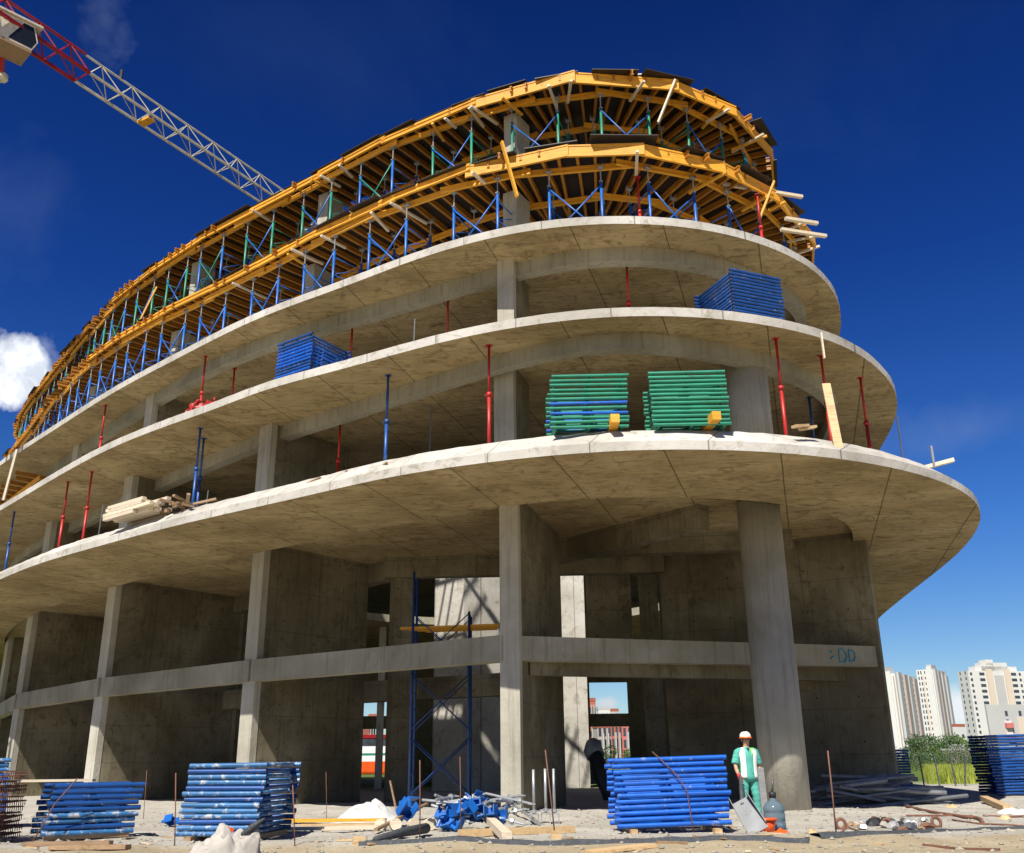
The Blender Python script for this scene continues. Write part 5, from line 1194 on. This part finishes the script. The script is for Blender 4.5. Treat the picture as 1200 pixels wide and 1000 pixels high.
# trees
M['bark'] = paint('bark', (0.10, 0.075, 0.05), 0.9)
def leafmat(name, a, b):
    mt, nt, bs = newmat(name); oi = nt.nodes.new('ShaderNodeNewGeometry')
    col = ramp(nt, oi.outputs['Random Per Island'], [(0.0, a), (0.5, tuple((x+y)/2 for x, y in zip(a, b))), (1.0, b)])
    nt.links.new(col, bs.inputs['Base Color']); bs.inputs['Roughness'].default_value = 0.6; return mt
M['leafd'] = leafmat('dark_leaves', (0.018, 0.045, 0.010), (0.06, 0.115, 0.022)); M['leafl'] = leafmat('light_leaves', (0.045, 0.09, 0.012), (0.12, 0.18, 0.03)); M['grass'] = leafmat('meadow_grass', (0.14, 0.20, 0.02), (0.34, 0.36, 0.05))
def tree(x, y, h, wd, mat, label, seed, low=0.25):
    r_ = random.Random(seed); root = tag(empty('tree', (x, y, 0)), label, 'tree')
    tk = MB(); tk.tube([(0, 0, -0.2), (0.05*h*0.2, 0, h*0.35), (0, 0.02*h, h*0.75)], [h*0.028, h*0.02, h*0.008], 7)
    clumps = []
    for k in range(9):
        t = r_.uniform(0, 6.3); q = r_.uniform(0.1, 0.5)*wd; z = h*r_.uniform(low+0.1, 0.88); s = wd*r_.uniform(0.2, 0.36)*(1.15-0.5*z/h)
        c_ = Vector((math.cos(t)*q, math.sin(t)*q, z)); clumps.append((c_, s)); tk.tube([(0, 0, z*0.6), tuple(c_*0.6+Vector((0, 0, z*0.35))), tuple(c_)], [h*0.011, h*0.007, h*0.003], 5)
    tk.build('trunk', M['bark'], root, True)
    lf = MB(); ls = h*0.04
    for c_, s in clumps:
        for _ in range(190):
            d = Vector((r_.gauss(0, 1), r_.gauss(0, 1), r_.gauss(0, 1))).normalized()*s*(0.55+0.5*r_.random()); p = c_+Vector((d.x, d.y, d.z*0.8))
            n1 = Vector((r_.gauss(0, 1), r_.gauss(0, 1), r_.gauss(0, 1))).normalized()*ls*r_.uniform(0.6, 1.3); n2 = n1.cross(Vector((r_.gauss(0, 1), r_.gauss(0, 1), r_.gauss(0, 1)))).normalized()*ls*0.6
            lf.add([tuple(p-n1), tuple(p+n2), tuple(p+n1), tuple(p-n2)], [(0, 1, 2, 3)])
    lf.build('crown', mat, root)
for k, (px_, yt, D_, wd, mt, lb) in enumerate(((1086, 861, 210, 9, 'leafd', 'dark tree under the second tower, left of the clump'), (1097, 864, 220, 9, 'leafd', 'dark tree in the middle of the clump under the towers'), (1108, 862, 240, 10, 'leafl', 'lighter green tree behind the small white hut'), (1122, 864, 200, 9, 'leafl', 'light green tree right of the small white hut'),
        (1133, 866, 180, 8, 'leafd', 'dark tree beside the shaded frame stack at the right'), (1081, 886, 130, 6, 'leafd', 'low dark tree next to the end wall'), (1096, 893, 110, 6, 'leafl', 'bushy tree in front of the white shed'), (1112, 894, 105, 6, 'leafd', 'dark bushy tree below the middle of the white shed'), (1128, 893, 112, 6, 'leafl', 'bushy tree at the right end of the white shed'), (1140, 892, 100, 6, 'leafd', 'bushy tree half hidden by the shaded frame stack'), (1071, 891, 100, 5, 'leafd', 'low bush peeking out beside the shaded end wall'),
        (698, 868, 120, 5, 'leafd', 'dark bush in the lower daylight gap'), (729, 880, 120, 4, 'leafl', 'light bush at the right of the lower daylight gap'))):
    p = atY(px_, 880, D_); tree(p.x, D_, max(1.8, atY(px_, yt, D_).z), wd, M[mt], lb, 50+k, 0.1)
gr_ = MB(); r_ = random.Random(9)
for k in range(15000):
    y = 50+r_.random()**1.6*70; x = y*(0.40+0.16*r_.random()); h = r_.uniform(0.25, 0.8); t = r_.uniform(0, 3.14); w = 0.03+0.0006*y; dx_, dy_ = math.cos(t)*w, math.sin(t)*w; l = r_.uniform(-0.25, 0.25)
    gr_.add([(x-dx_, y-dy_, -0.02), (x+dx_, y+dy_, -0.02), (x+l, y+l*0.4, h)], [(0, 1, 2)])
for k in range(5000):
    y = 72+r_.random()*70; x = y*(0.05+0.09*r_.random()); h = r_.uniform(0.2, 0.6); t = r_.uniform(0, 3.14); dx_, dy_ = math.cos(t)*0.08, math.sin(t)*0.08
    gr_.add([(x-dx_, y-dy_, -0.02), (x+dx_, y+dy_, -0.02), (x+0.1, y, h)], [(0, 1, 2)])
tag(gr_.build('grass', M['grass']), kind='stuff')
# wire fence posts in front of the meadow
for k, px_ in enumerate((1083, 1101, 1120, 1131)):
    p = at(px_, 925, 0); p = atY(px_, 920, 46); o = MB().bar((0, 0, 0), (0.25*(k == 3)-0.05, 0, 1.3), 0.05, 0.05).build('fence_post', M['darksteel']); o.location = (p.x, 46, 0); tag(o, ['first from the left', 'second from the left', 'third from the left', 'slanting last'][k]+' of the dark fence posts before the yellow meadow', 'fence post')
# ------------------------------------------------------------------ sky and sun
TOSUN = Vector((-0.35*math.cos(R(50.5)), -0.94*math.cos(R(50.5)), math.sin(R(50.5)))).normalized()
W = bpy.data.worlds.new('World'); S.world = W; W.use_nodes = True
nt = W.node_tree; bg = nt.nodes['Background']
sky = nt.nodes.new('ShaderNodeTexSky'); sky.sky_type = 'NISHITA'; sky.sun_disc = False
sky.sun_elevation = R(50.5); sky.sun_rotation = math.atan2(TOSUN.x, TOSUN.y)
sky.altitude = 600; sky.air_density = 1.0; sky.dust_density = 0.25; sky.ozone_density = 3.0
gm = nt.nodes.new('ShaderNodeGamma'); gm.inputs[1].default_value = 1.0
nt.links.new(sky.outputs[0], gm.inputs[0])
skycol = gm.outputs[0]
# polarised sky: deeper and more saturated away from the horizon
tc = nt.nodes.new('ShaderNodeTexCoord'); D = tc.outputs['Generated']
dx, dy, dz = sep(nt, D)
hs = nt.nodes.new('ShaderNodeHueSaturation'); hs.inputs['Saturation'].default_value = 1.22
nt.links.new(skycol, hs.inputs['Color'])
pol = ramp(nt, dz, [(0.0, (1.05, 1.12, 1.15)), (0.22, (0.50, 0.80, 1.30)), (0.45, (0.20, 0.45, 1.04)), (0.8, (0.085, 0.21, 0.60))])
skycol = mix(nt, 1.0, hs.outputs[0], pol, 'MULTIPLY')
def cloud(px_, py_, rad, thr, soft, scale, bright, stretch=(1, 1, 1)):
    c = ray(px_, py_).normalized()
    v = nt.nodes.new('ShaderNodeVectorMath'); v.operation = 'SUBTRACT'; nt.links.new(D, v.inputs[0]); v.inputs[1].default_value = c
    v2 = nt.nodes.new('ShaderNodeVectorMath'); v2.operation = 'MULTIPLY'; nt.links.new(v.outputs[0], v2.inputs[0]); v2.inputs[1].default_value = stretch
    ln = nt.nodes.new('ShaderNodeVectorMath'); ln.operation = 'LENGTH'; nt.links.new(v2.outputs[0], ln.inputs[0])
    n = noise(nt, D, scale, 9, 0.58, 0.3)
    f = math_(nt, 'SUBTRACT', n, math_(nt, 'DIVIDE', ln.outputs['Value'], rad))
    fac = math_(nt, 'MULTIPLY_ADD', math_(nt, 'SUBTRACT', f, thr), 1.0/soft, 0.0, True)
    return math_(nt, 'MULTIPLY', fac, bright)
def addcloud(col, fac, c): return mix(nt, fac, col, c)
skycol = addcloud(skycol, cloud(6, 434, 0.054, -0.2, 0.22, 22, 1.0), ramp(nt, noise(nt, D, 34, 6, 0.6, 0.4), [(0.36, (8.5, 9.2, 10.5)), (0.6, (16, 16.5, 17))]))
skycol = addcloud(skycol, cloud(40, 425, 0.05, -0.02, 0.5, 24, 0.4), (12, 13, 15))
skycol = addcloud(skycol, cloud(125, 25, 0.09, 0.1, 0.5, 34, 0.14, (1.6, 1, 0.8)), (5, 6.5, 9))
skycol = addcloud(skycol, cloud(0, 240, 0.22, 0.12, 0.6, 12, 0.07), (5, 7, 10))
skycol = addcloud(skycol, cloud(330, 60, 0.3, 0.18, 0.7, 6, 0.05, (0.6, 1, 1.4)), (3, 5, 9))
skycol = addcloud(skycol, cloud(1130, 505, 0.3, 0.2, 0.6, 6, 0.22, (0.8, 1, 2.2)), (6.5, 7.5, 9))
skycol = addcloud(skycol, cloud(980, 70, 0.4, 0.22, 0.7, 6, 0.05, (0.7, 1, 1.5)), (3, 5, 9))
skycol = addcloud(skycol, cloud(1118, 828, 0.05, -0.05, 0.35, 30, 0.9), (11, 11.4, 12))
skycol = addcloud(skycol, cloud(712, 824, 0.022, 0.0, 0.4, 40, 0.9, (0.6, 1, 1.5)), (8.5, 8.8, 9.2))
nt.links.new(skycol, bg.inputs['Color']); bg.inputs['Strength'].default_value = 0.055
sl = bpy.data.lights.new('sun', 'SUN'); sl.energy = 5.0; sl.angle = R(0.5); sl.color = (1.0, 0.955, 0.88)
so = bpy.data.objects.new('sun', sl); COL.objects.link(so); so.rotation_euler = TOSUN.to_track_quat('Z', 'Y').to_euler(); so.location = (-20, -30, 60)
vs = S.view_settings; vs.view_transform = 'Standard'; vs.look = 'None'; vs.exposure = 0.55; vs.gamma = 1.0; vs.use_curve_mapping = False
S.render.engine = 'CYCLES'; S.cycles.max_bounces = 8; S.cycles.diffuse_bounces = 4
